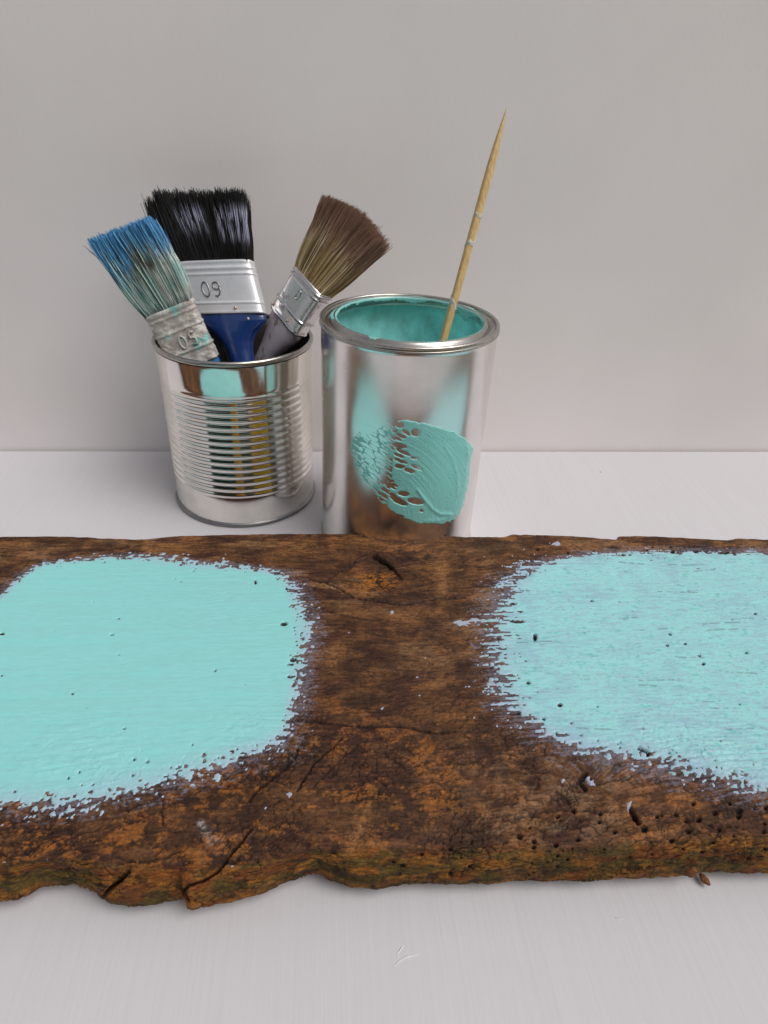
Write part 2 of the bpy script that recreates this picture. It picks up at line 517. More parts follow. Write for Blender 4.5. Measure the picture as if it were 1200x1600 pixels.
dark = lin(50, 33, 25); midb = lin(98, 69, 46); warm = lin(120, 86, 54); ora = lin(160, 100, 40); grayb = lin(124, 108, 94); olive = lin(98, 80, 30); black = lin(22, 15, 12)
def mixc(a, b, t): return a*(1-t[..., None]) + b*t[..., None]
ones = np.ones(PX.shape+(1,))
clump2 = fbm(xm/13, ym/8.5, 5, 65, 0.6)
W = mixc(lin(68, 44, 34)*ones, midb*ones, sm(0.30, 0.66, streak*0.3+clump2*0.7))
W = mixc(W, lin(130, 103, 76)*ones, sm(0.50, 0.66, fbm(xm/26, gy/9, 4, 67, 0.5)*0.8+0.2*streak)*0.65*sm(1090, 960, V))
W = mixc(W, dark*ones, sm(0.50, 0.70, fbm(xm/16, ym/8, 4, 69, 0.55))*0.55)
W = mixc(W, warm*ones, sm(0.5, 0.72, streak2*0.3+clump*0.7)*(0.35+0.5*sm(1000, 860, V)))
low = sm(1060, 1200, V)
gr_z = np.clip(np.exp(-(((U-900)/170)**2+((V-1230)/75)**2))*1.1 + np.exp(-(((U-820)/120)**2+((V-1290)/30)**2)) + np.exp(-(((U-700)/90)**2+((V-1000)/120)**2))*0.25, 0, 1)
W = mixc(W, grayb*ones, gr_z*sm(0.38, 0.66, med)*0.5)
dk_z = np.clip(sm(1090, 1170, V)*sm(700, 420, U)*0.75+np.exp(-(((U-650)/90)**2+((V-1270)/60)**2))*0.6+np.exp(-(((U-590)/30)**2+((V-1025)/22)**2))*0.8+np.exp(-(((U-460)/55)**2+((V-1190)/60)**2))*0.6, 0, 1)
W = mixc(W, dark*0.9*ones, dk_z*sm(0.35, 0.6, clump)*0.8)
oz = 0.28+0.75*low*(1-0.75*gr_z)+0.3*np.exp(-(((U-590)/55)**2+((V-905)/14)**2))*3
oz = oz*(1-0.6*sm(880, 850, V))
fine2 = fbm(xm/0.9, ym/0.7, 3, 83, 0.7)
orm = sm(0.52, 0.60, med*0.35+clump*0.33+fine*0.14+fine2*0.18+0.05*(oz-0.5))*np.clip(oz, 0, 1)
W = mixc(W, mixc(ora*ones, lin(122, 84, 44)*ones, sm(0.4, 0.6, fine)), orm*0.64)
W = W*(0.50+0.66*fine[..., None]+0.40*fine2[..., None])
W = W*(0.84+0.32*sm(0.3, 0.7, streak2)[..., None])
olz = np.clip(bevt*3, 0, 1)*sm(0.25, 0.5, slow+0.18)
olc = mixc(olive*ones, lin(142, 92, 30)*ones, sm(0.42, 0.62, fbm(xm/14, ym/5, 4, 120)))
olc = mixc(olc, lin(56, 42, 18)*ones, sm(0.5, 0.66, fbm(xm/5, ym/3.5, 5, 130, .65))*0.8)
olc = mixc(olc, lin(120, 62, 24)*ones, sm(0.56, 0.66, fbm(xm/10, ym/4, 4, 133))*0.7)
W = mixc(W, olc*(0.6+0.8*fine[..., None]), olz*0.78)
# lighter rubbed marks
def blot(cx, cy, rx, ry, rot=0):
    c, s = math.cos(R(rot)), math.sin(R(rot)); du, dv = U-cx, V-cy
    return np.exp(-(((du*c+dv*s)/rx)**2+((-du*s+dv*c)/ry)**2))
W = mixc(W, lin(170, 165, 168)*ones, np.clip((blot(315, 1288, 6, 5, 40)*1.2+blot(330, 1310, 22, 10, 50)*0.45)*sm(0.35, 0.65, fine*.5+fine2*.5), 0, .9))
for cx, cy, rx, ry, ro, st in ((692, 905, 9, 55, 3, .45), (683, 1069, 24, 7, -8, .55), (640, 960, 60, 8, 0, .25), (560, 1300, 40, 9, -65, .5), (600, 1318, 60, 6, 0, .3), (1020, 1305, 60, 8, -10, .4), (560, 955, 50, 12, 0, .25)):
    W = mixc(W, lin(150, 112, 72)*ones, np.clip(blot(cx, cy, rx, ry, ro)*st*(0.5+med), 0, 1))
Hh = 0.0009*(streak-0.5) + 0.0007*(streak2-0.5) + 0.0016*(slow-0.5)+0.0006*(med-0.5)*low
Hh = Hh*(0.6+0.8*low)

def crack(pts, w, dep, dk=0.8, jig=3.0, seed=0):
    global W, Hh
    uu = U+jig*(fbm(xm/3, ym/3, 3, 200+seed)-0.5)*2; vv = V+jig*(fbm(xm/3, ym/3, 3, 230+seed)-0.5)*2
    p = np.array(pts); bx = (U > p[:, 0].min()-15) & (U < p[:, 0].max()+15) & (V > p[:, 1].min()-15) & (V < p[:, 1].max()+15)
    D = np.full(U.shape, 99.); D[bx] = seg_d(uu[bx], vv[bx], pts)
    m_ = sm(w, w*0.35, D)
    W = mixc(W, black*ones, m_*dk); Hh = Hh-dep*m_
def z7(p): return [(400+a/3, 820+b/3) for a, b in p]
def z1(p): return [(a/3, 1180+b/3) for a, b in p]
crack(z7([(250, 258), (320, 270), (400, 300), (450, 335), (520, 355), (600, 360), (640, 375), (720, 372), (800, 355), (860, 345), (980, 340)]), 1.6, .0012, .75, 2, 1)
crack(z7([(330, 405), (400, 420), (520, 445), (600, 440)]), 1.2, .0008, .6, 2, 2)
crack(z7([(160, 920), (300, 925), (400, 940), (500, 945), (600, 940), (700, 945), (760, 960), (850, 972), (930, 965)]), 2.2, .0018, .85, 2, 3)
crack(z7([(400, 1010), (330, 1070), (270, 1120), (230, 1190), (190, 1250)]), 2.2, .0016, .85, 2, 4)
crack(z7([(480, 1030), (400, 1100), (330, 1170), (270, 1230)]), 1.2, .0008, .6, 2, 5)
crack(z7([(500, 1090), (560, 1080), (640, 1100), (700, 1140)]), 1.3, .0008, .6, 2, 6)
crack(z7([(195, 1050), (185, 1090), (130, 1150), (60, 1200), (0, 1250), (-30, 1290)]), 3.0, .002, .8, 2, 7)
crack(z1([(597, 538), (560, 590), (520, 625), (490, 660)]), 4.0, .010, 1.0, 1, 8)
crack(z1([(1175, 350), (1110, 430), (1060, 490), (1020, 550), (950, 590), (880, 615), (860, 640), (885, 690)]), 3.2, .0035, .85, 2, 9)
crack(z1([(1000, 160), (1060, 145), (1130, 150), (1175, 190)]), 5, .001, .5, 2, 10)
crack(z1([(770, 190), (760, 260), (762, 330)]), 1.3, .001, .8, 2, 11)
crack(z1([(480, 330), (420, 355), (370, 360), (300, 430)]), 1.3, .001, .7, 2, 12)
crack(z1([(520, 470), (640, 500), (760, 480), (840, 450)]), 2.5, .001, .6, 3, 13)
crack(z7([(560, 1185), (610, 1225)]), 1.5, .001, .7, 1, 14)
crack([(586, 870), (592, 873), (600, 878)], 5.5, .0035, .92, 2, 15)
crack([(592, 874), (604, 881), (612, 888)], 4, .003, .9, 2, 27)
crack([(604, 880), (614, 888), (621, 897), (627, 903)], 2.4, .002, .85, 1.5, 25)
crack([(553, 878), (566, 868), (584, 862), (604, 864), (628, 876)], 1.2, .0006, .45, 3, 28)
crack([(540, 893), (556, 876), (580, 856), (612, 856), (645, 875)], 1.1, .0006, .4, 4, 29)
W = mixc(W, lin(40, 26, 18)*ones, np.clip(blot(600, 880, 26, 12, 35)*0.9*(0.4+med), 0, 1))
W = mixc(W, lin(150, 96, 32)*ones, np.clip(blot(592, 908, 32, 12, 0)*1.5*sm(0.42, 0.55, fine*.5+med*.5), 0, 1)*0.8)
crack([(575, 900), (590, 905), (596, 918), (612, 912)], 1.6, .001, .8, 5, 26)
crack([(480, 925), (520, 900), (545, 885), (580, 868)], 1.2, .0008, .5, 3, 16)
crack([(1020, 1196), (980, 1215), (930, 1225)], 1.5, .001, .7, 2, 17)
crack([(985, 1262), (993, 1275), (997, 1284)], 5, .003, .9, 2, 18)
crack([(915, 1208), (905, 1222), (915, 1232)], 5, .002, .9, 2, 19)
# checked (cell-cracked) skin of the lower part, cracks short and mostly across the grain on the right
f1, f2 = voro(xm/6.5+1.2*fbm(xm/5, ym/5, 2, 300), ym/4.2+1.2*fbm(xm/5, ym/5, 2, 301), 3)
cell = sm(0.09, 0.02, f2-f1)*sm(0.45, 0.6, fbm(xm/20, ym/16, 3, 310))*np.clip(low+0.15, 0, 1)
W = mixc(W, black*ones, cell*0.7); Hh -= 0.0008*cell
f1, f2 = voro(xm/2.6, ym/7, 5)
cell2 = sm(0.10, 0.02, f2-f1)*sm(0.55, 0.68, fbm(xm/14, ym/10, 3, 320))*sm(1150, 1230, V)*sm(560, 720, U)
W = mixc(W, black*ones, cell2*0.7); Hh -= 0.0006*cell2
f1, f2 = voro(xm/14, gy/1.5, 7)
cell3 = sm(0.08, 0.015, f2-f1)*sm(0.52, 0.62, fbm(xm/12, ym/6, 3, 330))
W = mixc(W, black*ones, cell3*0.55); Hh -= 0.0005*cell3
dk = 0.6*sm(0.60, 0.70, fbm(xm/3.5, gy/1.6, 4, 340))
W = mixc(W, dark*0.6*ones, dk*0.6)

Lp = [(-190, 1150), (-205, 1080), (-185, 1000), (-110, 955), (0, 932), (20, 912), (45, 890), (65, 880), (110, 874), (160, 869), (210, 867), (260, 870), (310, 877), (370, 882), (410, 888), (448, 897), (466, 925), (486, 965), (486, 1010), (476, 1060), (470, 1100), (452, 1145), (400, 1172), (330, 1195), (250, 1218), (180, 1234), (120, 1248), (60, 1250), (0, 1250), (-90, 1240), (-165, 1205)]
Rp = [(1480, 1050), (1450, 950), (1380, 875), (1200, 862), (1100, 860), (1000, 861), (900, 866), (850, 876), (812, 896), (788, 925), (768, 965), (770, 1000), (778, 1050), (785, 1085), (815, 1115), (850, 1142), (900, 1165), (960, 1178), (1030, 1190), (1080, 1207), (1140, 1222), (1200, 1232), (1380, 1225), (1460, 1150)]
def stain():
    global W
    for poly, left in ((Lp, True), (Rp, False)):
        S_ = sdf(U, V, poly)
        bot = sm(1120, 1180, V)
        reach = (16+30*bot+16*sm(430, 470, U)) if left else (24+26*bot+26*sm(860, 800, U)*(1-bot))
        topz = sm(900, 880, V)
        reach = reach*(1-0.55*topz)
        g_ = np.clip(1+S_/reach, 0, 1)
        nz_ = 0.6*fbm(xm/(4 if left else 9), gy/0.55, 4, 610+left, 0.7)+0.4*fbm(xm/1.4, ym/1.1, 3, 620, 0.7)
        a_ = sm(0.62-0.22*g_, 0.72-0.22*g_, nz_)*sm(0, 0.3, g_)
        W = mixc(W, lin(138, 138, 156)*ones, a_*0.5)
        W = mixc(W, lin(84, 68, 70)*ones, 0.2*g_)
# worm holes: (u, v, ru, rv)
holes = []
for a, b, r_ in ((38, 378, 12), (105, 400, 10), (104, 430, 10), (215, 283, 9), (228, 300, 6), (290, 255, 10), (415, 272, 10), (413, 305, 9), (85, 338, 7), (208, 420, 11), (310, 392, 10),
                 (282, 438, 5), (240, 450, 5), (215, 472, 7), (265, 492, 7), (213, 524, 7), (168, 500, 5), (100, 552, 5), (78, 565, 5), (65, 577, 5), (484, 356, 9), (622, 342, 14), (580, 290, 13),
                 (750, 402, 9), (804, 441, 7), (815, 308, 9), (876, 306, 10), (825, 355, 12), (945, 411, 8), (972, 350, 10), (950, 275, 11), (1065, 260, 14), (1062, 288, 12), (893, 454, 7), (680, 286, 8),
                 (700, 281, 7), (768, 280, 7), (1183, 357, 8), (1190, 440, 7), (1035, 385, 6), (850, 228, 9), (1020, 230, 9), (1190, 245, 10), (1185, 322, 7), (430, 442, 6), (660, 465, 5), (94, 510, 5), (1100, 480, 6), (560, 480, 5)):
    holes.append((800+a/3, 1180+b/3, r_/3, r_/3))
for a, b, r_ in ((912, 435, 9), (778, 461, 8), (688, 520, 11), (645, 500, 6), (1003, 527, 9), (912, 563, 9), (965, 480, 5), (680, 567, 5)):
    holes.append((400+a/3, 1180+b/3, r_/3*1.1, r_/3))
for a, b, ru, rv in ((520, 142, 5, 5), (553, 141, 5, 4), (752, 127, 9, 7), (658, 105, 5, 4), (742, 103, 6, 4), (262, 133, 6, 5), (382, 122, 5, 4), (1043, 138, 6, 4), (990, 133, 26, 4), (860, 125, 9, 6), (910, 125, 9, 4), (625, 118, 14, 3), (480, 108, 30, 3),
                     (120, 115, 8, 6), (225, 846, 9, 7), (148, 910, 6, 5), (30, 880, 10, 7), (208, 978, 5, 4), (740, 513, 5, 4), (727, 566, 5, 4), (813, 558, 6, 4), (878, 613, 5, 4), (898, 652, 5, 6), (1098, 600, 6, 4), (1140, 417, 6, 4), (735, 1073, 4, 4), (75, 742, 9, 4), (25, 453, 30, 6), (108, 528, 7, 14), (5, 370, 14, 4), (375, 357, 5, 4), (372, 1190, 5, 5)):
    holes.append((800+a/3, 820+b/3, ru/3, rv/3))
for a, b, ru, rv in ((906, 216, 6, 4), (818, 252, 4, 4), (435, 363, 4, 3), (254, 500, 4, 4), (10, 512, 12, 6), (555, 440, 7, 3), (525, 516, 14, 2.5), (555, 611, 5, 4), (1008, 684, 6, 5), (1145, 752, 4, 3), (340, 795, 8, 3), (406, 858, 4, 3), (585, 955, 8, 2), (488, 176, 8, 3), (850, 268, 3, 3), (1198, 270, 5, 14),
                     (690, 1110, 9, 7), (628, 1098, 10, 4), (1110, 1055, 6, 4), (372, 1160, 5, 5), (320, 1190, 8, 6), (5, 707, 10, 3), (900, 1030, 5, 4)):
    holes.append((a/3, 820+b/3, ru/4.5, rv/4.5))
for a, b, ru, rv in ((132, 465, 14, 8), (172, 632, 12, 8), (160, 655, 16, 3), (165, 712, 18, 3), (620, 1000, 0.1, 0.1)):
    holes.append((400+a/3, 820+b/3, ru/3, rv/3))
curl = [(800+595/3, 820+1048/3), (800+622/3, 820+1062/3), (800+638/3, 820+1072/3), (800+636/3, 820+1082/3)]
hm = np.zeros(U.shape)
stain()
jx = 1.5*(fbm(xm/1.5, ym/1.5, 2, 400)-0.5)
for hu, hv, ru, rv in holes:
    ru, rv = (max(ru, 1.2), max(rv, 1.1)) if hu > 480 else (max(ru, 0.85), max(rv, 0.8))
    bx = (np.abs(U-hu) < ru*3+4) & (np.abs(V-hv) < rv*3+4)
    if bx.any():
        q = np.hypot((U[bx]-hu+jx[bx])/ru, (V[bx]-hv+jx[bx])/rv)
        hm[bx] = np.maximum(hm[bx], sm(1.35, 0.75, q))
bx = (U > 990) & (U < 1020) & (V > 1165) & (V < 1185)
hm[bx] = np.maximum(hm[bx], sm(2.6, 1.4, seg_d(U[bx], V[bx], curl)))
W = mixc(W, black*0.6*ones, hm*0.93)
Hh -= 0.0022*hm
Hh -= (0.004*(fbm(xm/11, ym/6, 4, 350)-0.5)+0.0016*(fbm(xm/3, ym/1.3, 3, 351)-0.5)) * np.clip(bevt*4, 0, 1)*sm(1.0, 0.8, bevt)
edge_b = np.clip(1-np.abs(np.arange(len(PY))[:, None]-NBK)/6.0, 0, 1)
nrm_y = -np.sin(bevt*math.pi/2); nrm_z = np.cos(bevt*math.pi/2)*1.0
fade = np.where(KR[:, None] == 0, 0.0, 1.0)*np.where(KR[:, None] == 3, 0.0, 1.0)
PYd = PY + Hh*nrm_y*fade*0.6
PZd = PZ + Hh*nrm_z*fade

plank = empty('wooden_plank', (0.0, 0.27, 0.0))
tag(plank, 'weathered brown wooden plank with two turquoise painted patches, lying across the table', 'plank')
Vw = np.stack([PX, PYd, PZd], -1)
nv = Vw.reshape(-1, 3)
F = grid_faces(len(PY), NX)[:, ::-1]
# underside and ends
W = np.clip(W, 0.002, 1); W = np.clip(W*np.where((W[..., 2:] > 0.55*W[..., :1]) | (olz[..., None] > 0.4), np.array([0.85, 0.85, 0.85]), np.array([1.0, 0.88, 0.74]))*0.90*(0.72+0.28*np.clip(W[..., :1]/0.10, 0, 2.0)), 0.002, 1)
board = mesh_obj('board', nv, F, M_WOOD, plank, np.clip(W, 0.002, 1).reshape(-1, 3))
ring0 = [(x, y+0.0015, 0.0012) for x, y in zip(xs[::12], yb[::12])]
ring1 = [(x, y+0.012, 0.0012) for x, y in zip(xs[::12], yf[::12]+0.008)]
und = ring0+ring1; n0 = len(ring0)
o = mesh_obj('underside', und, [[i, i+1, n0+i+1, n0+i] for i in range(n0-1)], M_DARK, plank)
for s_, ix in (('l', 0), ('r', NX-1)):
    e = Vw[:, ix]; loop = [tuple(p) for p in e]
    mesh_obj('end_grain', loop, [list(range(len(loop)))], M_WOOD, plank, np.tile(lin(110, 78, 50), (len(loop), 1)), smooth=False)

# --- paint
nst = fbm(xm/3.4, ym/0.75, 4, 500, 0.7)          # dry brush, drawn along the grain
nsd = fbm((xm*0.8+ym*0.6)/2.6, (-xm*0.5+ym*0.9)/1.1, 4, 510, 0.75)
nst2 = fbm(xm/11, ym/0.8, 5, 505, 0.7)
nsx = fbm(xm/1.5, ym/5, 4, 520, 0.6)
def coverage(poly, left):
    S = sdf(U, V, poly)
    if left:
        bot = sm(1130, 1180, V); topz = sm(905, 885, V)*sm(180, 260, U); side = sm(420, 460, U)*(1-bot)*(1-topz)
        wd = 10+42*bot+11*topz+26*side
        n_ = nst*(1-bot)*(1-topz)+(0.65*nsd+0.35*nst)*bot*(1-topz)+(0.45*nsx+0.55*nst)*topz
        S = S + side*(-8*sm(1000, 1020, V)*sm(0.4, 0.7, nst)) + 12*bot
    else:
        bot = sm(1120, 1180, V); side = sm(860, 800, U)*(1-bot); topz = sm(885, 868, V)
        wd = 14+38*bot+46*side-4*topz; S = S+8*side+6*bot
        n_ = nst2*(1-0.5*bot)+nsd*0.5*bot
    f = S/wd
    nn = np.clip((n_-0.5)*4.2, -1.3, 1.3)
    return f+nn*0.8, f, S
LINES = [[(590, 733), (680, 728), (760, 730), (840, 737)], [(590, 752), (700, 756)], [(600, 497), (680, 490), (735, 485)], [(870, 470), (1000, 460), (1070, 458)], [(900, 498), (1000, 492), (1060, 490)], [(1070, 440), (1190, 445)], [(560, 408), (610, 408)], [(680, 315), (870, 320)], [(850, 218), (960, 212)], [(500, 175), (640, 190)], [(860, 833), (980, 828)], [(560, 905), (640, 898)], [(930, 860), (1050, 862)], [(1000, 960), (1180, 955)], [(300, 955), (470, 962)], [(500, 440), (600, 436)], [(720, 190), (900, 188)], [(760, 620), (900, 626)], [(1000, 690), (1150, 700)], [(20, 555), (200, 548)]]
def paint_patch(poly, left, name, label):
    m_, f, S = coverage(poly, left)
    ok = (KR[:, None] == 1) | (bevt > 0)*(bevt < 0.25)
    pit = hm > 0.35
    lines = np.zeros(U.shape)
    if not left:
        tiny = fbm(xm/6, ym/0.55, 4, 530, 0.62)
        pit |= tiny > (0.86-0.10*np.exp(-np.maximum(S, 0)/35))
        for ln in LINES:
            q = np.array(ln)/3+np.array([800, 820]); bx = (U > q[:, 0].min()) & (U < q[:, 0].max()) & (np.abs(V-q[:, 1].mean()) < 14)
            lines[bx] = np.maximum(lines[bx], sm(1.3, 0.5, seg_d(U[bx], V[bx]+1.5*(fbm(xm[bx]/8, ym[bx]*0, 2, 532)-.5), q))*sm(0.35, 0.6, fbm(xm[bx]/3, ym[bx]*0+1, 2, 531)))
    crk = np.zeros(U.shape, bool)
    cov = (m_ > 0) & ok & ~pit
    if left:
        for uu, vv, ru, rv in ():
            pass
    extra = np.zeros(U.shape, bool)
    if left:
        ex = [(452, 1242, 3, 4), (412, 1258, 2, 2), (362, 1360, 2.2, 9), (612, 957, 2.2, 2), (546, 989, 1.5, 1.3), (651, 1057, 2.2, 1.6), (598, 1107, 2.8, 2.4), (655, 1086, 1.6, 1.2)]
    else:
        ex = [(922, 1219, 5, 7), (881, 1218, 4, 2.2), (983, 1258, 2.6, 7), (722, 972, 10, 3), (742, 970, 12, 3), (868, 849.5, 6, 3), (766, 1067, 4, 2.5)]
    for cx, cy, ru, rv in ex:
        bx = (np.abs(U-cx) < ru*2) & (np.abs(V-cy) < rv*2+2)
        q = np.hypot((U[bx]-cx)/ru, (V[bx]-cy)/rv)
        extra[bx] |= q*0.8+2.2*(0.5*nsd[bx]+0.5*nst[bx]-0.5)*2 < 1.0
    # a scatter of paint flecks beyond the fringe
    fl = fbm(xm/1.3, ym/0.9, 3, 540+left, 0.6)
    extra |= (fl > 0.735) & (f > -1.9) & (f < 0) & ok
    cov |= extra & ok & ~(hm > 0.6)
    cc = cov[:-1, :-1] & cov[1:, 1:] | cov[:-1, 1:] & cov[1:, :-1]
    sel = np.nonzero(cc.ravel())[0]
    Fp = F[sel]
    used, inv = np.unique(Fp.ravel(), return_inverse=True)
    Fp = inv.reshape(-1, 4)
    # neighbour count -> rim of the film goes down into the wood
    ncell = np.zeros(U.shape); ncell[:-1, :-1] += cc; ncell[1:, 1:] += cc; ncell[:-1, 1:] += cc; ncell[1:, :-1] += cc
    stroke = fbm(xm/40, ym/1.4, 4, 550, 0.6)
    stroke2 = fbm((xm-ym*1.2)/30, (xm*0.5+ym)/2.2, 4, 560, 0.6)
    th = np.where(ncell > 3.5, 0.00028, -0.00002)
    thick = sm(-0.3, 1.2, f)
    zz = PZd - Hh*(0.45+0.35*thick)*(1-np.clip(hm*2, 0, 1)) * (ncell > 3.5) * (KR[:, None] == 1) + th + 0.00022*(stroke-0.5)*thick + 0.0002*(stroke2-0.5)*thick*(stroke2 > 0.5)
    zz = np.maximum(zz, PZd+th)
    teal = np.array([0.255, 0.64, 0.635]) if left else np.array([0.30, 0.66, 0.675])
    pale = lin(168, 174, 200)
    C = teal*ones
    C = mixc(C, (teal*0.93+0.02)*ones, sm(0.35, 0.65, stroke))
    C = mixc(C, lin(150, 200, 206)*ones, 0.25*sm(0.45, 0.7, slow))
    C = mixc(C, pale*ones, sm(1.0, -0.4, f+0.5*(nsd-.5))*0.85)
    if not left:
        th_ = fbm(xm/9, ym/0.9, 5, 570, 0.65)*0.6+fbm(xm/13, ym/10, 3, 580)*0.4
        C = mixc(C, lin(136, 172, 192)*ones, sm(0.49, 0.62, th_)*0.5*np.exp(-np.maximum(S-60, 0)/160))
        C = mixc(C, lin(90, 186, 178)*ones, sm(0.70, 0.76, fbm(xm/4, ym/2, 4, 590))*0.6)
        C = mixc(C, lin(104, 118, 132)*ones, sm(0.70, 0.78, tiny)*0.5)
        C = mixc(C, lin(150, 170, 190)*ones, sm(0.55, 0.64, fbm(xm/3, ym/0.5, 4, 572, 0.7))*0.5)
    C = mixc(C, lin(84, 104, 116)*ones, lines*0.6)
    C = mixc(C, lin(160, 164, 180)*ones, extra*0.8*((f < 0.0)))
    C = mixc(C, lin(70, 168, 160)*ones, sm(0.25, 0.9, hm)*0.7)
    P = np.stack([PX, PYd, zz], -1).reshape(-1, 3)[used]
    o = mesh_obj(name, P, Fp, M_PAINT, plank, C.reshape(-1, 3)[used])
    o['label'] = label
    return o
paint_patch(Lp, True, 'paint_patch', 'left turquoise paint patch, solid and even with a dry-brushed edge')
paint_patch(Rp, False, 'paint_patch', 'right bluish turquoise paint patch, thinner, with wood grain showing through')

# splinters at the front edge
def chip(name, p, d, L, r, mat, parent=None, seed=0, sq=(1, .6)):
    rg = np.random.default_rng(seed)
    d = np.array(d, float); d /= np.linalg.norm(d)
    s_ = np.cross(d, [0, 0, 1]); s_ /= np.linalg.norm(s_); q = np.cross(s_, d)
    n, k = 14, 12; V_ = []
    for i in range(n):
        t = i/(n-1); rr = r*(math.sin(math.pi*min(max(t, .04), .96)))**0.5
        for j in range(k):
            a = 2*math.pi*j/k; w_ = rr*(1+0.35*(rg.random()-0.5))
            V_.append(np.array(p)+d*L*(t-.5)+s_*w_*sq[0]*math.cos(a)+q*w_*sq[1]*math.sin(a))
    Fc = grid_faces(n, k, True).tolist()+[list(range(k))[::-1], [(n-1)*k+i for i in range(k)]]
    c = np.tile(lin(128, 84, 52), (len(V_), 1))*(0.6+0.7*rg.random((len(V_), 1)))
    return mesh_obj(name, V_, Fc, mat, parent, c, smooth=False)
p = at(1101, 1374, Z=0.0032)
cr = chip('wood_chip', p, at(1108, 1383, Z=0.003)-at(1093, 1366, Z=0.003), 0.0058, 0.0017, M_WOOD, None, 3, (1, .8))
tag(cr, 'small reddish-brown wood chip fallen on the table at the plank\'s front edge', 'wood chip')
p = at(1080, 1361, Z=0.014)
chip('splinter', p, (-.3, -.3, -1), 0.006, 0.0022, M_WOOD, plank, 5)

# ------------------------------------------------------------------ ribbed food tin
TX, TY, TR, TH = -0.06695, 0.49187, 0.0598, 0.13707
tin = empty('ribbed_tin', (TX, TY, 0))
tag(tin, 'ribbed silver food tin holding used paint brushes', 'tin can')
RB = 0.0578
def zat(v): return at(370, v, Y=TY-RB)[2]
z_hi, z_lo = zat(619), zat(781)
prof = [(0.0, 0.0035), (RB-0.004, 0.0035), (RB-0.003, 0.001)]
prof += arc(RB-0.0005, 0.0018, 0.0017, -90, 60, 8)
prof += [(RB-0.0002, 0.0042), (RB, 0.0052), (RB+0.0002, 0.008)]
NR = 15
zz = np.linspace(z_lo, z_hi, NR*16+1)
ph = (zz-z_lo)/(z_hi-z_lo)*NR
env = np.minimum(1, np.minimum(ph, NR-ph)/0.8)
rad = RB - 0.00095*env*(0.5+0.5*np.cos(2*np.pi*ph)) + 0.0001
prof += [(RB+0.0001, z_lo-0.004)] + [(a, b) for a, b in zip(rad, zz)] + [(RB+0.0001, z_hi+0.002), (RB+0.0009, TH-0.006), (RB+0.0009, TH-0.0042)]
lathe('body', prof, TX, TY, M_TIN, tin, 256)
lathe('base_seam', [(RB-0.003, 0.0004)]+arc(RB-0.0003, 0.0022, 0.0019, -90, 90, 12)+[(RB-0.0005, 0.0042)], TX, TY, M_SEAM, tin, 256)
rim = [(TR-0.0016+0.0016*math.cos(a), TH-0.0016+0.0020*math.sin(a)) for a in np.linspace(0, 2*np.pi, 21)]
lathe('rim', rim, TX, TY, M_RIM, tin, 256)
lathe('inner_wall', [(RB-0.0012, TH-0.003), (RB-0.0016, 0.004)], TX, TY, M_RIM, tin, 128)

# ------------------------------------------------------------------ paint can
CX, CY, CR, CI, CH, CB = 0.0577, 0.42861, 0.05993, 0.04889, 0.17208, 0.0588
can = empty('paint_can', (CX, CY, 0))
tag(can, 'open silver paint can with a turquoise paint smear on its front', 'paint can')
prof = [(0.0, 0.003), (CB-0.003, 0.003), (CB-0.002, 0.0008)]+arc(CB+0.0001, 0.0016, 0.0013, -90, 70, 8)+[(CB-0.0001, 0.0036), (CB, 0.005)]
prof += [(CB+0.00005, z) for z in np.linspace(0.008, CH-0.007, 12)] + [(CB, CH-0.005), (CB+0.0002, CH-0.0045)]
lathe('body', prof, CX, CY, M_CAN, can, 256)
rim = [(CR-0.0012, CH-0.0048)]+arc(CR-0.0011, CH-0.0036, 0.0012, -60, 60, 6)+arc(CR-0.0014, CH-0.0012, 0.0013, 0, 180, 10)
rim += [(CR-0.0030, CH-0.0030), (CR-0.0042, CH-0.0034), (CR-0.0060, CH-0.0034), (CR-0.0068, CH-0.0028), (CR-0.0074, CH-0.0012)]
rim += arc(CI+0.0016, CH-0.0012, 0.0016, 60, 175, 8)+[(CI-0.0001, CH-0.0035), (CI+0.0002, CH-0.0055), (CI+0.0016, CH-0.0062), (CR-0.0025, CH-0.0058), (CR-0.0018, CH-0.005)]
lathe('rim', rim, CX, CY, M_RIM, can, 256)
lathe('inner_wall', [(CB-0.001, CH-0.0052), (CB-0.0012, 0.08)], CX, CY, M_INNER, can, 192)
lathe('paint_fill', [(0.0, 0.104), (0.03, 0.1042), (CB-0.004, 0.1046), (CB-0.0014, 0.1056)], CX, CY, M_WET, can, 128)
# side seam of the body
th = np.linspace(R(-22), R(-20.2), 5)
zc = np.linspace(0.006, CH-0.006, 30)
g_ = np.array([[(CX+(CB+0.00005+0.00022*math.sin(math.pi*k/4))*math.cos(a), CY+(CB+0.00005+0.00022*math.sin(math.pi*k/4))*math.sin(a), z) for k, a in enumerate(th)] for z in zc])
mesh_obj('side_seam', g_.reshape(-1, 3), grid_faces(30, 5), M_CAN, can)

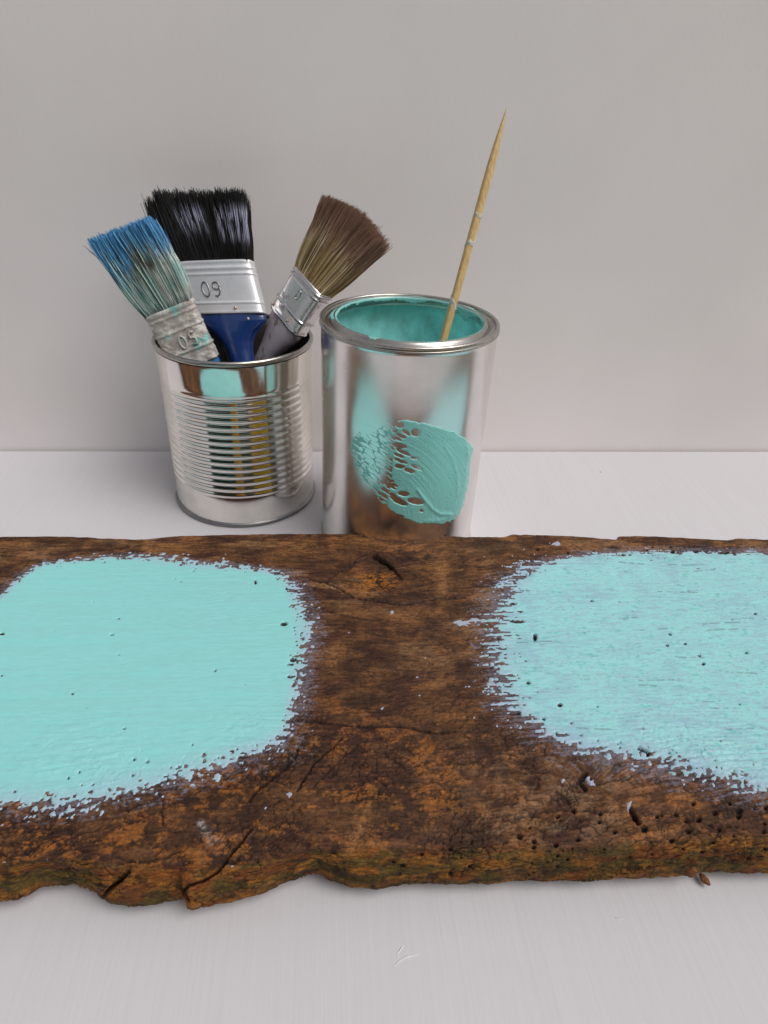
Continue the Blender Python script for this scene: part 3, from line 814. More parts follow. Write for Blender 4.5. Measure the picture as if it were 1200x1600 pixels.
# paint round the lid opening: an uneven film over the inner lip
NA, NS = 900, 14
ang = np.linspace(0, 2*np.pi, NA, endpoint=False)
def angw(deg, w): return np.exp(-((np.angle(np.exp(1j*(ang-R(deg)))))/R(w))**2)
nz = fbm(ang*9, ang*0, 4, 700); nz2 = fbm(ang*40, ang*0+4, 3, 710)
ext_o = 0.0005+0.0007*sm(0.5, 0.75, nz)+0.0022*angw(112, 14)+0.003*angw(78, 5)+0.0028*angw(178, 12)+0.0030*angw(238, 4)+0.0028*angw(28, 12)+0.0022*angw(277, 1.6)
ext_o *= (0.6+0.8*nz2)
ext_i = 0.0006+0.0014*sm(0.5, 0.75, nz)+0.007*angw(30, 12)+0.0016*angw(105, 18)+0.003*angw(78, 5)
ext_i *= (0.5+nz2)
V_ = []
for s_ in range(NS):
    t = s_/(NS-1)
    if t < 0.5:
        k = 1-t/0.5; r_ = CI+0.0004+ext_o*k+0.0008*(1-k); z_ = CH+0.0005*np.sin(math.pi*min(1, t*1.6+0.05))+0*ang - 0.0006*(k > 0.98)
        z_ = z_ - np.clip((r_-(CI+0.0032))*0.8, 0, 0.003)
    else:
        k = (t-0.5)/0.5; r_ = CI-0.0006+0*ang+0.0006*(k > 0.98); z_ = CH-0.0004-ext_i*k
    V_.append(np.stack([CX+r_*np.cos(ang), CY+r_*np.sin(ang), z_], -1))
mesh_obj('lip_paint', np.array(V_).reshape(-1, 3), grid_faces(NS, NA, True), M_WET, can)

# the smear on the front of the can
def zs(p): return [(530+a/5.217, 640+b/5.217) for a, b in p]
smo = zs([(440, 85), (490, 92), (550, 78), (600, 95), (700, 112), (800, 140), (900, 170), (1000, 215), (1050, 260), (1085, 310), (1080, 370), (1060, 430), (1057, 540), (1045, 640), (1010, 780), (960, 870), (900, 910), (820, 930), (740, 935), (650, 920), (580, 900), (510, 865), (450, 830), (370, 780), (330, 740), (250, 640), (180, 560), (120, 440), (90, 330), (105, 235), (160, 190), (260, 150), (350, 95), (400, 62)])
shol = [(495, 125, 32, 25, 0), (455, 175, 26, 11, -5), (625, 188, 38, 32, 20), (545, 185, 36, 16, 30), (500, 212, 45, 15, 25), (475, 237, 42, 13, 25), (490, 293, 62, 20, 12), (520, 345, 66, 15, 28), (485, 372, 46, 14, 22), (500, 418, 62, 13, 20), (493, 462, 40, 19, 5),
        (572, 497, 46, 18, 15), (615, 392, 34, 10, 5), (630, 470, 50, 13, 25), (405, 485, 26, 14, 10), (380, 515, 42, 14, 25), (345, 553, 60, 14, 30), (425, 580, 24, 12, 10), (400, 612, 75, 13, 30), (452, 614, 32, 11, 25), (525, 684, 46, 21, 5), (485, 740, 82, 26, 28),
        (625, 745, 68, 27, 8), (670, 822, 14, 13, 0), (432, 690, 30, 12, 10), (290, 585, 48, 10, 25), (395, 388, 14, 14, 0), (235, 610, 40, 8, 35), (375, 655, 40, 9, 20), (375, 717, 25, 7, 20), (350, 690, 60, 8, 32), (345, 735, 25, 8, 20), (370, 775, 24, 6, 20), (510, 865, 22, 6, 15)]
th0 = math.atan2(-1, -1)
A_ = np.linspace(R(-90-66), R(-90+62), 1000)
Z_ = np.linspace(0.0, 0.125, 800)
AA, ZZ = np.meshgrid(A_, Z_)
RS = CB+0.00006
SP = np.stack([CX+RS*np.cos(AA), CY+RS*np.sin(AA), ZZ], -1)
SU, SV = proj(SP)
lx, ly = AA*RS*1000, ZZ*1000
Sj = sdf(SU+2.6*(fbm(lx/3.5, ly/2.2, 4, 800, .6)-.5)*2, SV+3.0*(fbm(lx/2.2, ly/2.2, 4, 801, .6)-.5)*2, smo)
qx, qy = (SU-530)*5.217, (SV-640)*5.217
wq = 6*(fbm(qx/28, qy/28, 3, 810)-.5)*2; wr = 6*(fbm(qx/28, qy/28, 3, 811)-.5)*2
hol = np.full(SU.shape, 9.0)
for a, b, rx, ry, ro in shol:
    c, s_ = math.cos(R(ro)), math.sin(R(ro)); du, dv = qx-a+wq, qy-b+wr
    hol = np.minimum(hol, np.hypot((du*c+dv*s_)/rx, (-du*s_+dv*c)/ry)*1.0)
# pulled web of paint at the left
c, s_ = math.cos(R(33)), math.sin(R(33))
du, dv = qx+wq*0.8, qy+wr*0.8
ea, eb = du*c+dv*s_, -du*s_+dv*c
f1, f2 = voro(ea/92, eb/30, 21)
webz = sm(455, 400, qx+0.12*qy-60+25*(fbm(qx/60, qy/60, 2, 820)-.5))
webw = 0.12+0.17*sm(0.45, 0.7, fbm(qx/70, qy/50, 3, 830))+0.10*sm(150, 40, np.abs(qx-420))
web = ((f2-f1) < webw)
f1b, f2b = voro(ea/120, eb/11, 22)
strand = ((f2b-f1b) < 0.30) & (qx < 330+0.5*(qy-500)) & (Sj < 14)
cov = (Sj > 0) & (hol > 1.0) & ((webz < 0.5) | np.where(Sj < 7, strand, web | strand & (Sj < 14)))
cov |= (seg_d(SU, SV, zs([(195, 0), (290, 25), (345, 45), (400, 90)])) < 0.35) | (seg_d(SU, SV, zs([(190, 128), (250, 133), (300, 150)])) < 0.4)
cc = (cov[:-1, :-1] & cov[1:, 1:]) | (cov[:-1, 1:] & cov[1:, :-1])
ncell = np.zeros(SU.shape); ncell[:-1, :-1] += cc; ncell[1:, 1:] += cc; ncell[:-1, 1:] += cc; ncell[1:, :-1] += cc
# softened thickness from the cover
tk = cov.astype(float)
for _ in range(10):
    tk = (tk+np.roll(tk, 1, 0)+np.roll(tk, -1, 0)+np.roll(tk, 1, 1)+np.roll(tk, -1, 1))/5
# strokes: arcs round a centre lower left of the smear
rr = np.hypot(qx-330, (qy-900)*0.95); st = fbm(rr/16, np.arctan2(qy-900, qx-330)*1.2, 4, 840, 0.6)
rid = np.exp(-((seg_d(qx, qy, [(640, 655), (700, 740), (760, 810), (820, 850), (900, 850)])-0)/16)**2)*1.1
rid += np.exp(-((seg_d(qx, qy, [(1045, 300), (1050, 400), (1035, 560), (1020, 720), (950, 850), (850, 905), (700, 915)]))/20)**2)*0.8
rid += np.exp(-((seg_d(qx, qy, [(860, 300), (930, 420), (960, 560), (955, 700)]))/14)**2)*0.5
bub = sm(0.80, 0.87, fbm(qx/9, qy/9, 2, 850))
thk = (0.00018+0.00036*tk**2*(1-0.75*webz)+(0.00024*(st-0.5)+0.00045*rid+0.00035*bub)*(1-webz)*sm(1, 8, Sj))
thk = np.where(ncell > 3.5, np.maximum(thk, 0.00012), -0.00004)
RP = RS+thk
SP = np.stack([CX+RP*np.cos(AA), CY+RP*np.sin(AA), ZZ], -1).reshape(-1, 3)
Fs = grid_faces(len(Z_), len(A_))
Fs = Fs[np.nonzero(cc.ravel())[0]]
used, inv = np.unique(Fs.ravel(), return_inverse=True)
mesh_obj('paint_smear', SP[used], inv.reshape(-1, 4), M_WET, can)

# ------------------------------------------------------------------ skewer
P0 = at(700, 505, Z=CH); TIP = at(792, 168, Y=0.455)
d = (TIP-P0); d /= np.linalg.norm(d)
BOT = P0-d*(P0[2]-0.07)/d[2]
L = np.linalg.norm(TIP-BOT)
fs = Frame(BOT, np.array([1.0, 0.25, 0]), d)
sk = empty('wooden_skewer', BOT)
tag(sk, 'pointed bamboo skewer leaning in the open can of turquoise paint', 'skewer')
r0 = 0.0025
ss = [(0, r0*0.85, r0*0.85)]+[(L*t, r0*(0.88+0.12*t), r0*(0.88+0.12*t)) for t in np.linspace(0.05, 0.80, 14)]
ss += [(L*t, r0*q, r0*q) for t, q in ((.85, .96), (.89, .84), (.93, .64), (.96, .44), (.98, .27), (.995, .12), (1.0, .05))]
loft('shaft', fs, ss, M_BAMBOO, sk, 16, 3.0)
def at_t(u, v):     # parameter along the skewer that shows at the pixel
    tt = np.linspace(0, L, 400); pu, pv = proj(BOT+tt[:, None]*d); return tt[np.argmin(np.abs(pv-v))]
for k, (v, h, w) in enumerate(((341, 0.003, 1.07), (378, 0.0042, 1.12), (472, 0.0065, 1.08))):
    t0 = at_t(0, v); n, kk = 10, 40
    V_ = []
    for i in range(n):
        for j in range(kk):
            a = 2*math.pi*j/kk; c_, s2 = math.cos(a), math.sin(a)
            x_ = np.sign(c_)*abs(c_)**.66; z_ = np.sign(s2)*abs(s2)**.66
            e = (i/(n-1)-.5)
            sk_ = 0.0018*math.sin(a*1+k*2)+0.0012*math.sin(3*a+k)
            rr_ = r0*(w-0.045+0.05*math.sin(5*a+k+i*.8) if (0 < i < n-1 and math.cos(a-(1.2, 2.0, 1.5)[k]-0.35*i*(k == 2)) > -0.1) else 0.9)
            V_.append(fs.p(x_*rr_, t0+e*h*0.7*(0.5+0.6*abs(math.sin(a*2+k)))+sk_, z_*rr_))
    mesh_obj('paint_fleck', V_, grid_faces(n, kk, True), M_FLECK, sk)

# ------------------------------------------------------------------ brushes
def bristles(name, fr, W_, T_, tips, parent, n, colf, rad=0.00022, core=0.8, bend=0.45, wild=0.002, lenj=0.01, seed=0, clumps=60, coreend=0.8, tipT=1.0, notch=None, clj=0.05, shp=0.55, bulge=0.001):
    """tips: (tipL, tipR) world points (outer ends); roots on the ferrule mouth |x|<=W_, |z|<=T_."""
    rg = np.random.default_rng(seed)
    s = rg.uniform(-1, 1, n); q = rg.uniform(-1, 1, n)
    tl, tr = tips
    arcv = parent.get('arc', 0.0)
    cl = np.floor((s*0.5+0.5)*clumps); ch = _hash(cl, cl*0+seed, 5); ch2 = _hash(cl, cl*0+seed, 9)
    root = fr.p(s*W_*0.97, 0*s-0.002, q*T_*0.9)
    tf = (s*0.5+0.5)[:, None]
    tip = tl*(1-tf)+tr*tf
    mid_dir = ((tl+tr)/2-fr.o); ln = np.linalg.norm(mid_dir)
    tip = tip + fr.n*(q*T_*tipT)[:, None] + fr.a*(arcv*(1-s**2))[:, None]
    short = np.where(rg.random(n) < shp, rg.random(n)**2*0.35, rg.random(n)*0.03)
    short = short*1.0 + 0.35*(q < -0.2)*rg.random(n)*0.3
    jl = 1-short-lenj*rg.random(n)/ln-(ch*clj)
    if notch is not None: jl = jl*notch(s, q)
    sh = (ch2-0.5)[:, None]*fr.w*0.003
    ctrl = root*0.55+tip*0.45+fr.w*(s*bulge)[:, None]
    tip = tip+sh+rg.normal(0, wild, (n, 3))*np.array([1, .6, 1])
    K = 8
    t = np.linspace(0, 1, K)[None, :]*jl[:, None]
    P = (1-t)[..., None]**2*root[:, None]+2*((1-t)*t)[..., None]*ctrl[:, None]+(t**2)[..., None]*tip[:, None]
    wob = rg.normal(0, 0.0006, (n, 1, 3))*np.sin(t*5)[..., None]
    P = P+wob
    T = np.gradient(P, axis=1); T /= np.linalg.norm(T, axis=2)[..., None]
    A = np.cross(T, fr.n); A /= np.linalg.norm(A, axis=2)[..., None]; B = np.cross(T, A)
    th = rg.uniform(0, 6.28, n)[:, None, None]
    rd = rad*(0.7+0.6*rg.random(n))[:, None]*(1-0.45*np.linspace(0, 1, K)[None]**3)
    vs = []
    for j in range(3):
        a = th+j*2.094
        vs.append(P+rd[..., None]*(np.cos(a)*A+np.sin(a)*B))
    Vv = np.stack(vs, 2)                       # n,K,3,3
    idx = np.arange(n*K*3).reshape(n, K, 3)
    Fq = []
    for j in range(3):
        j2 = (j+1) % 3
        Fq.append(np.stack([idx[:, :-1, j], idx[:, :-1, j2], idx[:, 1:, j2], idx[:, 1:, j]], -1).reshape(-1, 4))
    Fq = np.concatenate(Fq)
    C = colf(np.repeat(s[:, None], K, 1), t*1.0, np.repeat(q[:, None], K, 1), rg)   # n,K,3
    Cv = np.repeat(C[:, :, None], 3, 2).reshape(-1, 3)
    o = mesh_obj(name, Vv.reshape(-1, 3), Fq, M_BRISTLE, parent, Cv)
    o['kind'] = 'stuff'
    # the packed inside of the tuft
    KK, N2 = 14, 24
    th = np.linspace(0, 2*np.pi, N2, endpoint=False)
    cs = np.sign(np.cos(th))*np.abs(np.cos(th))**.6; sn = np.sign(np.sin(th))*np.abs(np.sin(th))**.6
    Vc = []; Cc = []
    for t_ in np.linspace(0, coreend, KK):
        rt_ = fr.p(cs*W_*core, 0*cs, sn*T_*core*0.6); tp = tl*(1-(cs*core*.5+.5))[:, None]+tr*(cs*core*.5+.5)[:, None]+fr.n*(sn*T_*core*0.55)[:, None]
        ct = rt_*0.55+tp*0.45+fr.w*(cs*core*bulge)[:, None]
        Vc.append((1-t_)**2*rt_+2*(1-t_)*t_*ct+t_**2*tp)
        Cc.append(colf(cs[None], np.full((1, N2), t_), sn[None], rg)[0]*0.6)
    mesh_obj('tuft_core', np.array(Vc).reshape(-1, 3), grid_faces(KK, N2, True).tolist()+[[(KK-1)*N2+i for i in range(N2)]], M_BRISTLE, parent, np.array(Cc).reshape(-1, 3))
    return o

def ferrule_stations(L_, W_, T_, beads):
    st = []
    for t in np.linspace(0, 1, 70):
        b = 0
        for c, w, h in beads: b += h*math.exp(-((t-c)/w)**4)
        st.append((t*L_, W_+b, T_+b))
    return st

def digit(kind, fr, cx, cy, sc, zoff, r, mat, parent, name='embossed_digit', rot=0):
    if kind == '0':
        a = np.linspace(0, 2*np.pi, 28, endpoint=False); pts = [(0.42*math.cos(t)*0.75, 0.62*math.sin(t)) for t in a]; closed = True
    elif kind == '9':   # a 6 turned over
        a = np.linspace(R(-20), R(340), 24); pts = [(0.30*math.cos(t), 0.28+0.32*math.sin(t)) for t in a]
        pts += [(0.29, 0.1), (0.26, -0.2), (0.10, -0.50), (-0.10, -0.62), (-0.26, -0.55)]; closed = False
    else:               # a 5 turned over
        pts = [(0.05, -0.62), (-0.28, -0.62)][::-1]
        pts = [(-0.25, -0.60), (0.22, -0.60), (0.24, -0.05), (0.05, 0.06), (-0.15, 0.02), (-0.27, 0.2), (-0.22, 0.5), (0, 0.62), (0.25, 0.52)]; closed = False
    c, s_ = math.cos(rot), math.sin(rot)
    P = [fr.p(cx+sc*(x*c-y*s_), cy+sc*(x*s_+y*c), zoff) for x, y in pts]
    return tube(name, P, r, mat, parent, 8, closed)

def mkframe(TLp, TRp, BCp, yt, yb_, ytr=None, skew=False):
    A = at(*TLp, Y=yt); B = at(*TRp, Y=ytr or yt); C = at(*BCp, Y=yb_)
    mid = (A+B)/2
    L_ = np.linalg.norm(mid-C); Wd = np.linalg.norm(B-A)/2
    return Frame(C, B-A, mid-C, skew), L_, Wd

def nail(fr, x, y, z, parent, r=0.0011):
    bm = bmesh.new(); bmesh.ops.create_uvsphere(bm, u_segments=12, v_segments=8, radius=r)
    me = bpy.data.meshes.new('nail'); bm.to_mesh(me); bm.free(); me.materials.append(M_NAIL)
    for p_ in me.polygons: p_.use_smooth = True
    o = bpy.data.objects.new('nail', me); COL.objects.link(o); o.parent = parent
    o.location = Vector(fr.p(x, y, z))-parent_world(parent); return o

def handle(fr, pts, mat, parent, tail, tailw=0.0065):
    """pts: (t below the ferrule, halfwidth, halfthickness); then a plain tail down to length tail."""
    st = [(-t, w, h) for t, w, h in pts]
    t0 = pts[-1][0]
    for k in np.linspace(0, 1, 8)[1:]:
        st.append((-(t0+(tail-t0)*k), tailw*(1 if k < .9 else .6), tailw*0.8*(1 if k < .9 else .6)))
    st = st[::-1]
    return loft('handle', fr, st, mat, parent, 40, 2.4, None, True, 70)

def tail_len(fr, zmin=0.008):
    # how far the axis can go down before it meets the tin's floor or wall
    for L_ in np.linspace(0.01, 0.2, 200):
        p_ = fr.o-fr.a*L_
        if p_[2] < zmin or math.hypot(p_[0]-TX, p_[1]-TY) > RB-0.008: return L_
    return 0.2

# 1. black-bristled brush with the clean ferrule
fr, Lf, Wf = mkframe((284, 411.5), (394, 407.5), (360, 491.5), 0.514, 0.490, 0.500, True)
b1 = empty('paint_brush', fr.o-fr.a*tail_len(fr))
tag(b1, 'wide black-bristled brush with clean silver ferrule marked 60, navy handle', 'paint brush', 'used paint brushes standing in the tin')
loft('ferrule', fr, ferrule_stations(Lf, Wf, 0.0075, [(0.03, 0.02, 0.0002), (0.20, 0.02, 0.0005), (0.74, 0.02, 0.0005), (0.85, 0.03, 0.0005), (0.97, 0.03, 0.0003)]), M_FERR, b1, 96, 5)
Wd0, Ld0 = Wf, Lf
digit('0', fr, -0.0108, Lf*0.46, 0.0084, 0.0076, 0.00062, M_SEAM, b1)
digit('9', fr, -0.0022, Lf*0.46, 0.0084, 0.0076, 0.00062, M_SEAM, b1)
nail(fr, -Wf*0.83, Lf*0.09, 0.0078, b1); nail(fr, Wf*0.30, Lf*0.10, 0.0078, b1)
handle(fr, [(-0.002, Wf*.95, .0066), (0.002, Wf*.99, .007), (0.005, Wf*.98, .0072), (0.009, Wf*.82, .0072), (0.014, Wf*.60, .0072), (0.020, Wf*.44, .007), (0.027, Wf*.36, .0068), (0.04, Wf*.30, .0065)], M_BLUE, b1, tail_len(fr))
chip('paint_fleck', fr.p(Wf*0.58, -0.004, 0.0073), fr.a, 0.002, 0.0008, M_FLECK, b1, 4)
ft = Frame(fr.p(0, Lf, 0), fr.w, fr.a, True)
def c_black(s, t, q, rg):
    base = lin(10, 7, 7)*np.ones(s.shape+(1,))
    k = rg.random(s.shape[:1])[:, None]*np.ones(s.shape)
    base = base*(0.6+0.9*k[..., None])
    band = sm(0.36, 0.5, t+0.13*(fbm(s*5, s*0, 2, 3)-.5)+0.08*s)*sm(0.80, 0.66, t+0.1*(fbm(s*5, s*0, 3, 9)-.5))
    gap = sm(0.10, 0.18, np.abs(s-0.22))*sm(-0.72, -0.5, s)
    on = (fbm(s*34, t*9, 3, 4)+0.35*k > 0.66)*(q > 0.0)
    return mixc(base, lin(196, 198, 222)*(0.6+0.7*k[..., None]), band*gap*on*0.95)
tl, tr = at(240, 297, Y=0.532), at(381, 294, Y=0.512)
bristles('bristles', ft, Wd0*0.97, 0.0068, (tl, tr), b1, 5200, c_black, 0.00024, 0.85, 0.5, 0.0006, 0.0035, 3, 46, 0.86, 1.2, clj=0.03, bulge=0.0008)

# 2. narrow black brush hidden behind the blue-tipped one
fr2, Lf2, Wf2 = mkframe((262, 462), (318, 440), (325, 520), 0.507, 0.499)
b2 = empty('paint_brush', fr2.o-fr2.a*tail_len(fr2))
tag(b2, 'narrow black-bristled brush leaning left, half hidden behind the blue-tipped brush', 'paint brush', 'used paint brushes standing in the tin')
loft('ferrule', fr2, ferrule_stations(Lf2*0.75, Wf2*0.85, 0.005, [(0.2, .03, .0004), (0.8, .03, .0004)]), M_SEAM, b2, 48, 5)
handle(fr2, [(-0.001, Wf2*.75, .0045), (0.006, Wf2*.7, .0045), (0.014, Wf2*.5, .0045), (0.03, Wf2*.4, .0045)], M_DARK, b2, tail_len(fr2), 0.0045)
ft2 = Frame(fr2.p(0, Lf2*0.75, 0), fr2.w, fr2.a)
def c_black2(s, t, q, rg):
    k = rg.random(s.shape[:1])[:, None]*np.ones(s.shape)
    base = lin(17, 14, 14)*(0.5+1.0*k[..., None])
    on = (k > 0.93)*(t > 0.15)*(t < 0.85)
    return mixc(base, lin(120, 126, 140)*np.ones(s.shape+(1,)), on*0.7)
bristles('bristles', ft2, Wf2*0.85, 0.005, (at(228, 302, Y=0.53), at(292, 300, Y=0.53)), b2, 1700, c_black2, 0.00028, 0.85, 0.4, 0.0012, 0.006, 5, 16, 0.8, 1.2)

# 3. blue-tipped brush with the paint-crusted ferrule
fr3, Lf3, Wf3 = mkframe((231, 500), (297, 461), (307, 568), 0.468, 0.462)
b3 = empty('paint_brush', fr3.o-fr3.a*tail_len(fr3))
tag(b3, 'leftmost brush with blue-tipped bristles and paint-crusted ferrule', 'paint brush', 'used paint brushes standing in the tin')
def crust(X, Y, Z):
    return 0.0007*(fbm((X+Y)*420, (Y-Z)*420, 4, 900)-0.4)
loft('ferrule', fr3, ferrule_stations(Lf3, Wf3*0.97, 0.0068, [(0.26, 0.025, 0.0007), (0.62, 0.02, 0.0007), (0.72, 0.03, 0.0003), (0.86, 0.02, 0.0006), (0.96, 0.04, 0.0007)]), M_CRUST, b3, 160, 4.5, crust, True, 90)
digit('0', fr3, 0.0005, Lf3*0.42, 0.0072, 0.0074, 0.0006, M_FLECK, b3)
digit('5', fr3, 0.0085, Lf3*0.43, 0.0072, 0.0074, 0.0009, M_CRUST, b3)
handle(fr3, [(-0.001, Wf3*.92, .006), (0.004, Wf3*.95, .0064), (0.010, Wf3*.8, .0064), (0.018, Wf3*.5, .006), (0.03, Wf3*.34, .006)], M_LBLUE, b3, tail_len(fr3))
ft3 = Frame(fr3.p(0, Lf3, 0), fr3.w, fr3.a)
def c_blue(s, t, q, rg):
    o1 = np.ones(s.shape+(1,)); k = rg.random(s.shape[:1])[:, None]*np.ones(s.shape)
    cl = fbm(s*14, t*3, 3, 31); big = fbm(s*3, t*3, 3, 33)
    tur = mixc(lin(164, 208, 202)*o1, lin(108, 154, 156)*o1, sm(0.4, 0.65, cl))
    tur = mixc(tur, lin(176, 178, 172)*o1, sm(0.52, 0.66, big+0.2*(k-.5)))
    br = lin(84, 74, 58)*o1
    blu = mixc(lin(60, 130, 186)*o1, lin(112, 182, 228)*o1, sm(0.3, 0.8, k))
    edge = t + 0.10*(cl-0.5)*2 - 0.10*s*(s > 0)
    tur = mixc(tur, lin(216, 222, 216)*o1, sm(0.46, 0.58, fbm(s*30, t*7, 3, 35)+0.2*(k-.5))*sm(0.75, 0.5, t)*0.8)
    c = mixc(tur, br, sm(0.38, 0.5, edge)*sm(0.55, 0.35, np.abs(s-0.05))*sm(0.92, 0.6, t)*sm(0.35, 0.6, k+0.1))
    c = mixc(c, blu, sm(0.50, 0.66, edge+0.15*(k-0.5)-0.22*np.exp(-((s-0.1)/0.3)**2)+0.05*(s < -0.4)))
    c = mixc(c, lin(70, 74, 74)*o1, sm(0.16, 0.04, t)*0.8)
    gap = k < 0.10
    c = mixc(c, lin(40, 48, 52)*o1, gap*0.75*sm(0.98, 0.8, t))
    lt = ((k > 0.86)*(t < 0.8))
    c = mixc(c, lin(206, 232, 224)*o1, lt*0.9)
    return c*(0.74+0.6*k[..., None])
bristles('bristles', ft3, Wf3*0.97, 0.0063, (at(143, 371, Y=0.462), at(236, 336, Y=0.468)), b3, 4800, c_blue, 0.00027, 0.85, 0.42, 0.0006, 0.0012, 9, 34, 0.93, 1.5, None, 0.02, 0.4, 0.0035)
for k, (pu, pv, qu, qv) in enumerate(((131, 384, 176, 430), (138, 392, 190, 440))):
    A = at(pu, pv, Y=0.458); B = at(qu, qv, Y=0.462); Mi = (A+B)/2+np.array([0.0012, 0, 0.002])
    P = [(1-t)**2*A+2*t*(1-t)*Mi+t*t*B for t in np.linspace(0, 1, 12)]
    o = tube('stray_bristle', P, 0.00018, M_LBLUE, b3, 5)

# 4. blond and brown brush leaning right
fr4, Lf4, Wf4 = mkframe((469, 416), (511, 464), (450, 503), 0.492, 0.484, 0.468)
b4 = empty('paint_brush', fr4.o-fr4.a*tail_len(fr4))
tag(b4, 'brown and blond bristled brush leaning right towards the paint can', 'paint brush', 'used paint brushes standing in the tin')
loft('ferrule', fr4, ferrule_stations(Lf4, Wf4*0.97, 0.0078, [(0.04, 0.03, 0.0005), (0.30, 0.025, 0.0012), (0.86, 0.02, 0.0010), (0.95, 0.02, 0.0012)]), M_SMFER, b4, 120, 5, None, True)
handle(fr4, [(-0.002, Wf4*.94, .0072), (0.003, Wf4*.97, .0076), (0.008, Wf4*.88, .0078), (0.016, Wf4*.68, .0078), (0.026, Wf4*.5, .0075), (0.04, Wf4*.4, .0072)], M_SMHAN, b4, tail_len(fr4))
digit('0', fr4, 0.001, Lf4*0.66, 0.0055, 0.0080, 0.0005, M_SMFER, b4)
nail(fr4, -Wf4*0.86, Lf4*0.10, 0.008, b4, 0.001); nail(fr4, Wf4*0.3, Lf4*0.12, 0.008, b4, 0.001)
ft4 = Frame(fr4.p(0, Lf4, 0), fr4.w, fr4.a)
def c_blond(s, t, q, rg):
    o1 = np.ones(s.shape+(1,)); k = rg.random(s.shape[:1])[:, None]*np.ones(s.shape)
    tipc = mixc(lin(112, 80, 64)*o1, lin(146, 112, 92)*o1, k)
    bas = mixc(lin(112, 88, 54)*o1, lin(182, 160, 112)*o1, k)
    e = t+0.16*(fbm(s*16, s*0, 3, 44)-.5)*2+0.12*(k-.5)
    c = mixc(bas, tipc, sm(0.35, 0.75, e))
    c = mixc(c, lin(214, 206, 186)*o1, (k > 0.88)*sm(0.8, 0.5, t)*0.8)
    c = mixc(c, lin(66, 46, 30)*o1, (k < 0.16)*0.7)
    return c
b4['arc'] = 0.006
bristles('bristles', ft4, Wf4*0.97, 0.0070, (at(521, 309, Y=0.505), at(604, 379, Y=0.485)), b4, 5200, c_blond, 0.00022, 0.85, 0.42, 0.0005, 0.001, 13, 26, 0.93, 1.6, None, 0.015, 0.4)
del b4['arc']

# 5. dark handle end behind
fr5, L5, W5 = mkframe((392, 500), (428, 492), (398, 545), 0.522, 0.515)
h5 = empty('paint_brush', fr5.o-fr5.a*tail_len(fr5))
tag(h5, 'upturned brush of which only the dark brown rounded handle end shows, behind the navy handle', 'paint brush', 'used paint brushes standing in the tin')
t5 = tail_len(fr5)
st5 = [(-t5, 0.006, 0.004), (-0.02, 0.012, 0.005), (0, 0.016, 0.006), (L5*.5, 0.0165, 0.0062), (L5*.85, 0.014, 0.006), (L5*1.0, 0.008, 0.004), (L5*1.03, 0.002, 0.0015)]
loft('handle', fr5, st5, M_DARK, h5, 40, 2.4, None, True, 40)

# ------------------------------------------------------------------ unseen bushes added behind the camera to give the ribbed tin yellow streaks
def mat_leaf(name, a, b):
    k = NT(name); no = k.noise(14, 3, 0.6)
    c = k.mix(k.rng(no, 0.35, 0.65), a, b)
    k.set(col=c, rough=0.5)
    tr = k.n('ShaderNodeBsdfTranslucent'); k.l(c, tr.inputs[0])
    mx = k.n('ShaderNodeMixShader'); mx.inputs[0].default_value = 0.6
    k.l(k.b.outputs[0], mx.inputs[1]); k.l(tr.outputs[0], mx.inputs[2])
    k.l(mx.outputs[0], k.t.nodes['Material Output'].inputs[0])
    return k.m
M_YEL = mat_leaf('added_yellow_blossom', (0.95, 0.74, 0.02), (0.90, 0.80, 0.04))
M_ORG = mat_leaf('added_amber_blossom', (0.95, 0.60, 0.08), (0.95, 0.72, 0.18))
M_LEAF = mat_leaf('dark_leaf', (0.03, 0.06, 0.015), (0.05, 0.08, 0.02))
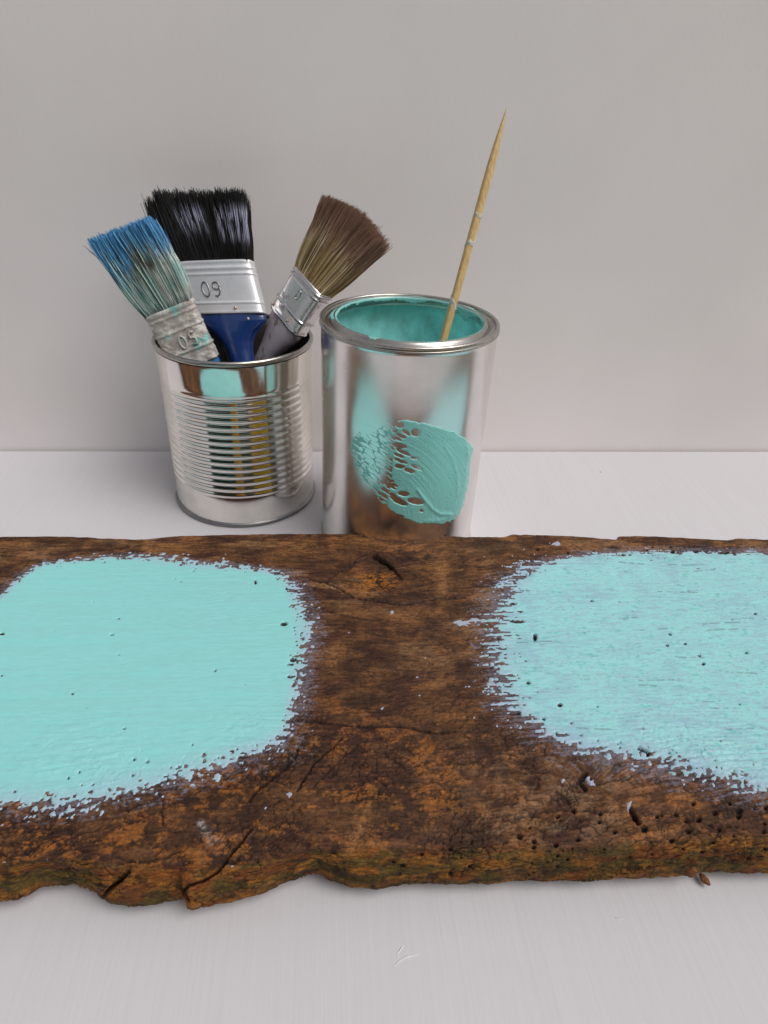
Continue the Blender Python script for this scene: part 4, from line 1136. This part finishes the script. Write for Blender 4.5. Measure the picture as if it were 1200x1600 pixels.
def added_shrub(c, rad, hgt, mat, label, n, seed):
    rg = np.random.default_rng(seed)
    o = empty('added_flowering_shrub', (c[0], c[1], -0.75)); tag(o, label, 'added_shrub')
    def leaves(name, m_, n_, sz, lo):
        u_ = rg.normal(0, 1, (n_, 3)); u_ /= np.linalg.norm(u_, axis=1)[:, None]
        p_ = u_*(rg.uniform(lo, 1, n_)**0.5)[:, None]*np.array([rad, rad, hgt/2])+np.array([c[0], c[1], -0.75+hgt*0.55])
        a_ = rg.normal(0, 1, (n_, 3)); a_ /= np.linalg.norm(a_, axis=1)[:, None]
        b_ = np.cross(a_, rg.normal(0, 1, (n_, 3))); b_ /= np.linalg.norm(b_, axis=1)[:, None]
        s_ = sz*rg.uniform(.6, 1.3, n_)[:, None]
        V_ = np.stack([p_-a_*s_, p_-b_*s_*.45, p_+a_*s_, p_+b_*s_*.45], 1).reshape(-1, 3)
        q = mesh_obj(name, V_, np.arange(n_*4).reshape(-1, 4), m_, o, smooth=False); q['kind'] = 'stuff'
    leaves('foliage', M_LEAF, n//8, 0.04, 0.1); leaves('blossom', mat, n, 0.055, 0.6)
    tube('stem', [(c[0], c[1], -0.75), (c[0]+.02, c[1], -0.4), (c[0]-.01, c[1]+.02, -0.05)], [.02, .015, .01], M_DARK, o)
def dirpos(a, d_): return (TX+d_*math.sin(R(8+a)), TY-d_*math.cos(R(8+a)))
added_shrub(dirpos(-10, 1.9), 0.17, 2.0, M_ORG, 'slim amber bush added out of view to put a thin streak in the tin', 2600, 1)
added_shrub(dirpos(32, 2.2), 0.78, 2.1, M_YEL, 'broad yellow bush added out of view to put a wide band in the tin', 11000, 2)

hg = empty('added_hedge', (0.6, -3.4, -0.75)); tag(hg, 'wall of dark green leaves added out of view to darken the reflections in the tin', 'added_hedge')  # added out of view to darken the horizon mirrored in the ribs
rg = np.random.default_rng(5); n_ = 14000
p_ = np.stack([rg.uniform(-3.6, 4.2, n_), -3.4+rg.uniform(-.35, .35, n_), rg.uniform(-.7, 2.1, n_)], -1)
a_ = rg.normal(0, 1, (n_, 3)); a_ /= np.linalg.norm(a_, axis=1)[:, None]
b_ = np.cross(a_, rg.normal(0, 1, (n_, 3))); b_ /= np.linalg.norm(b_, axis=1)[:, None]
V_ = np.stack([p_-a_*.1, p_-b_*.06, p_+a_*.1, p_+b_*.06], 1).reshape(-1, 3)
q = mesh_obj('foliage', V_, np.arange(n_*4).reshape(-1, 4), M_LEAF, hg, smooth=False); q['kind'] = 'stuff'
for x_ in (-2.4, -0.6, 1.2, 3.0):
    tube('stem', [(x_, -3.4, -0.75), (x_+.05, -3.42, -0.1), (x_, -3.38, 1.6)], [.04, .03, .015], M_DARK, hg)
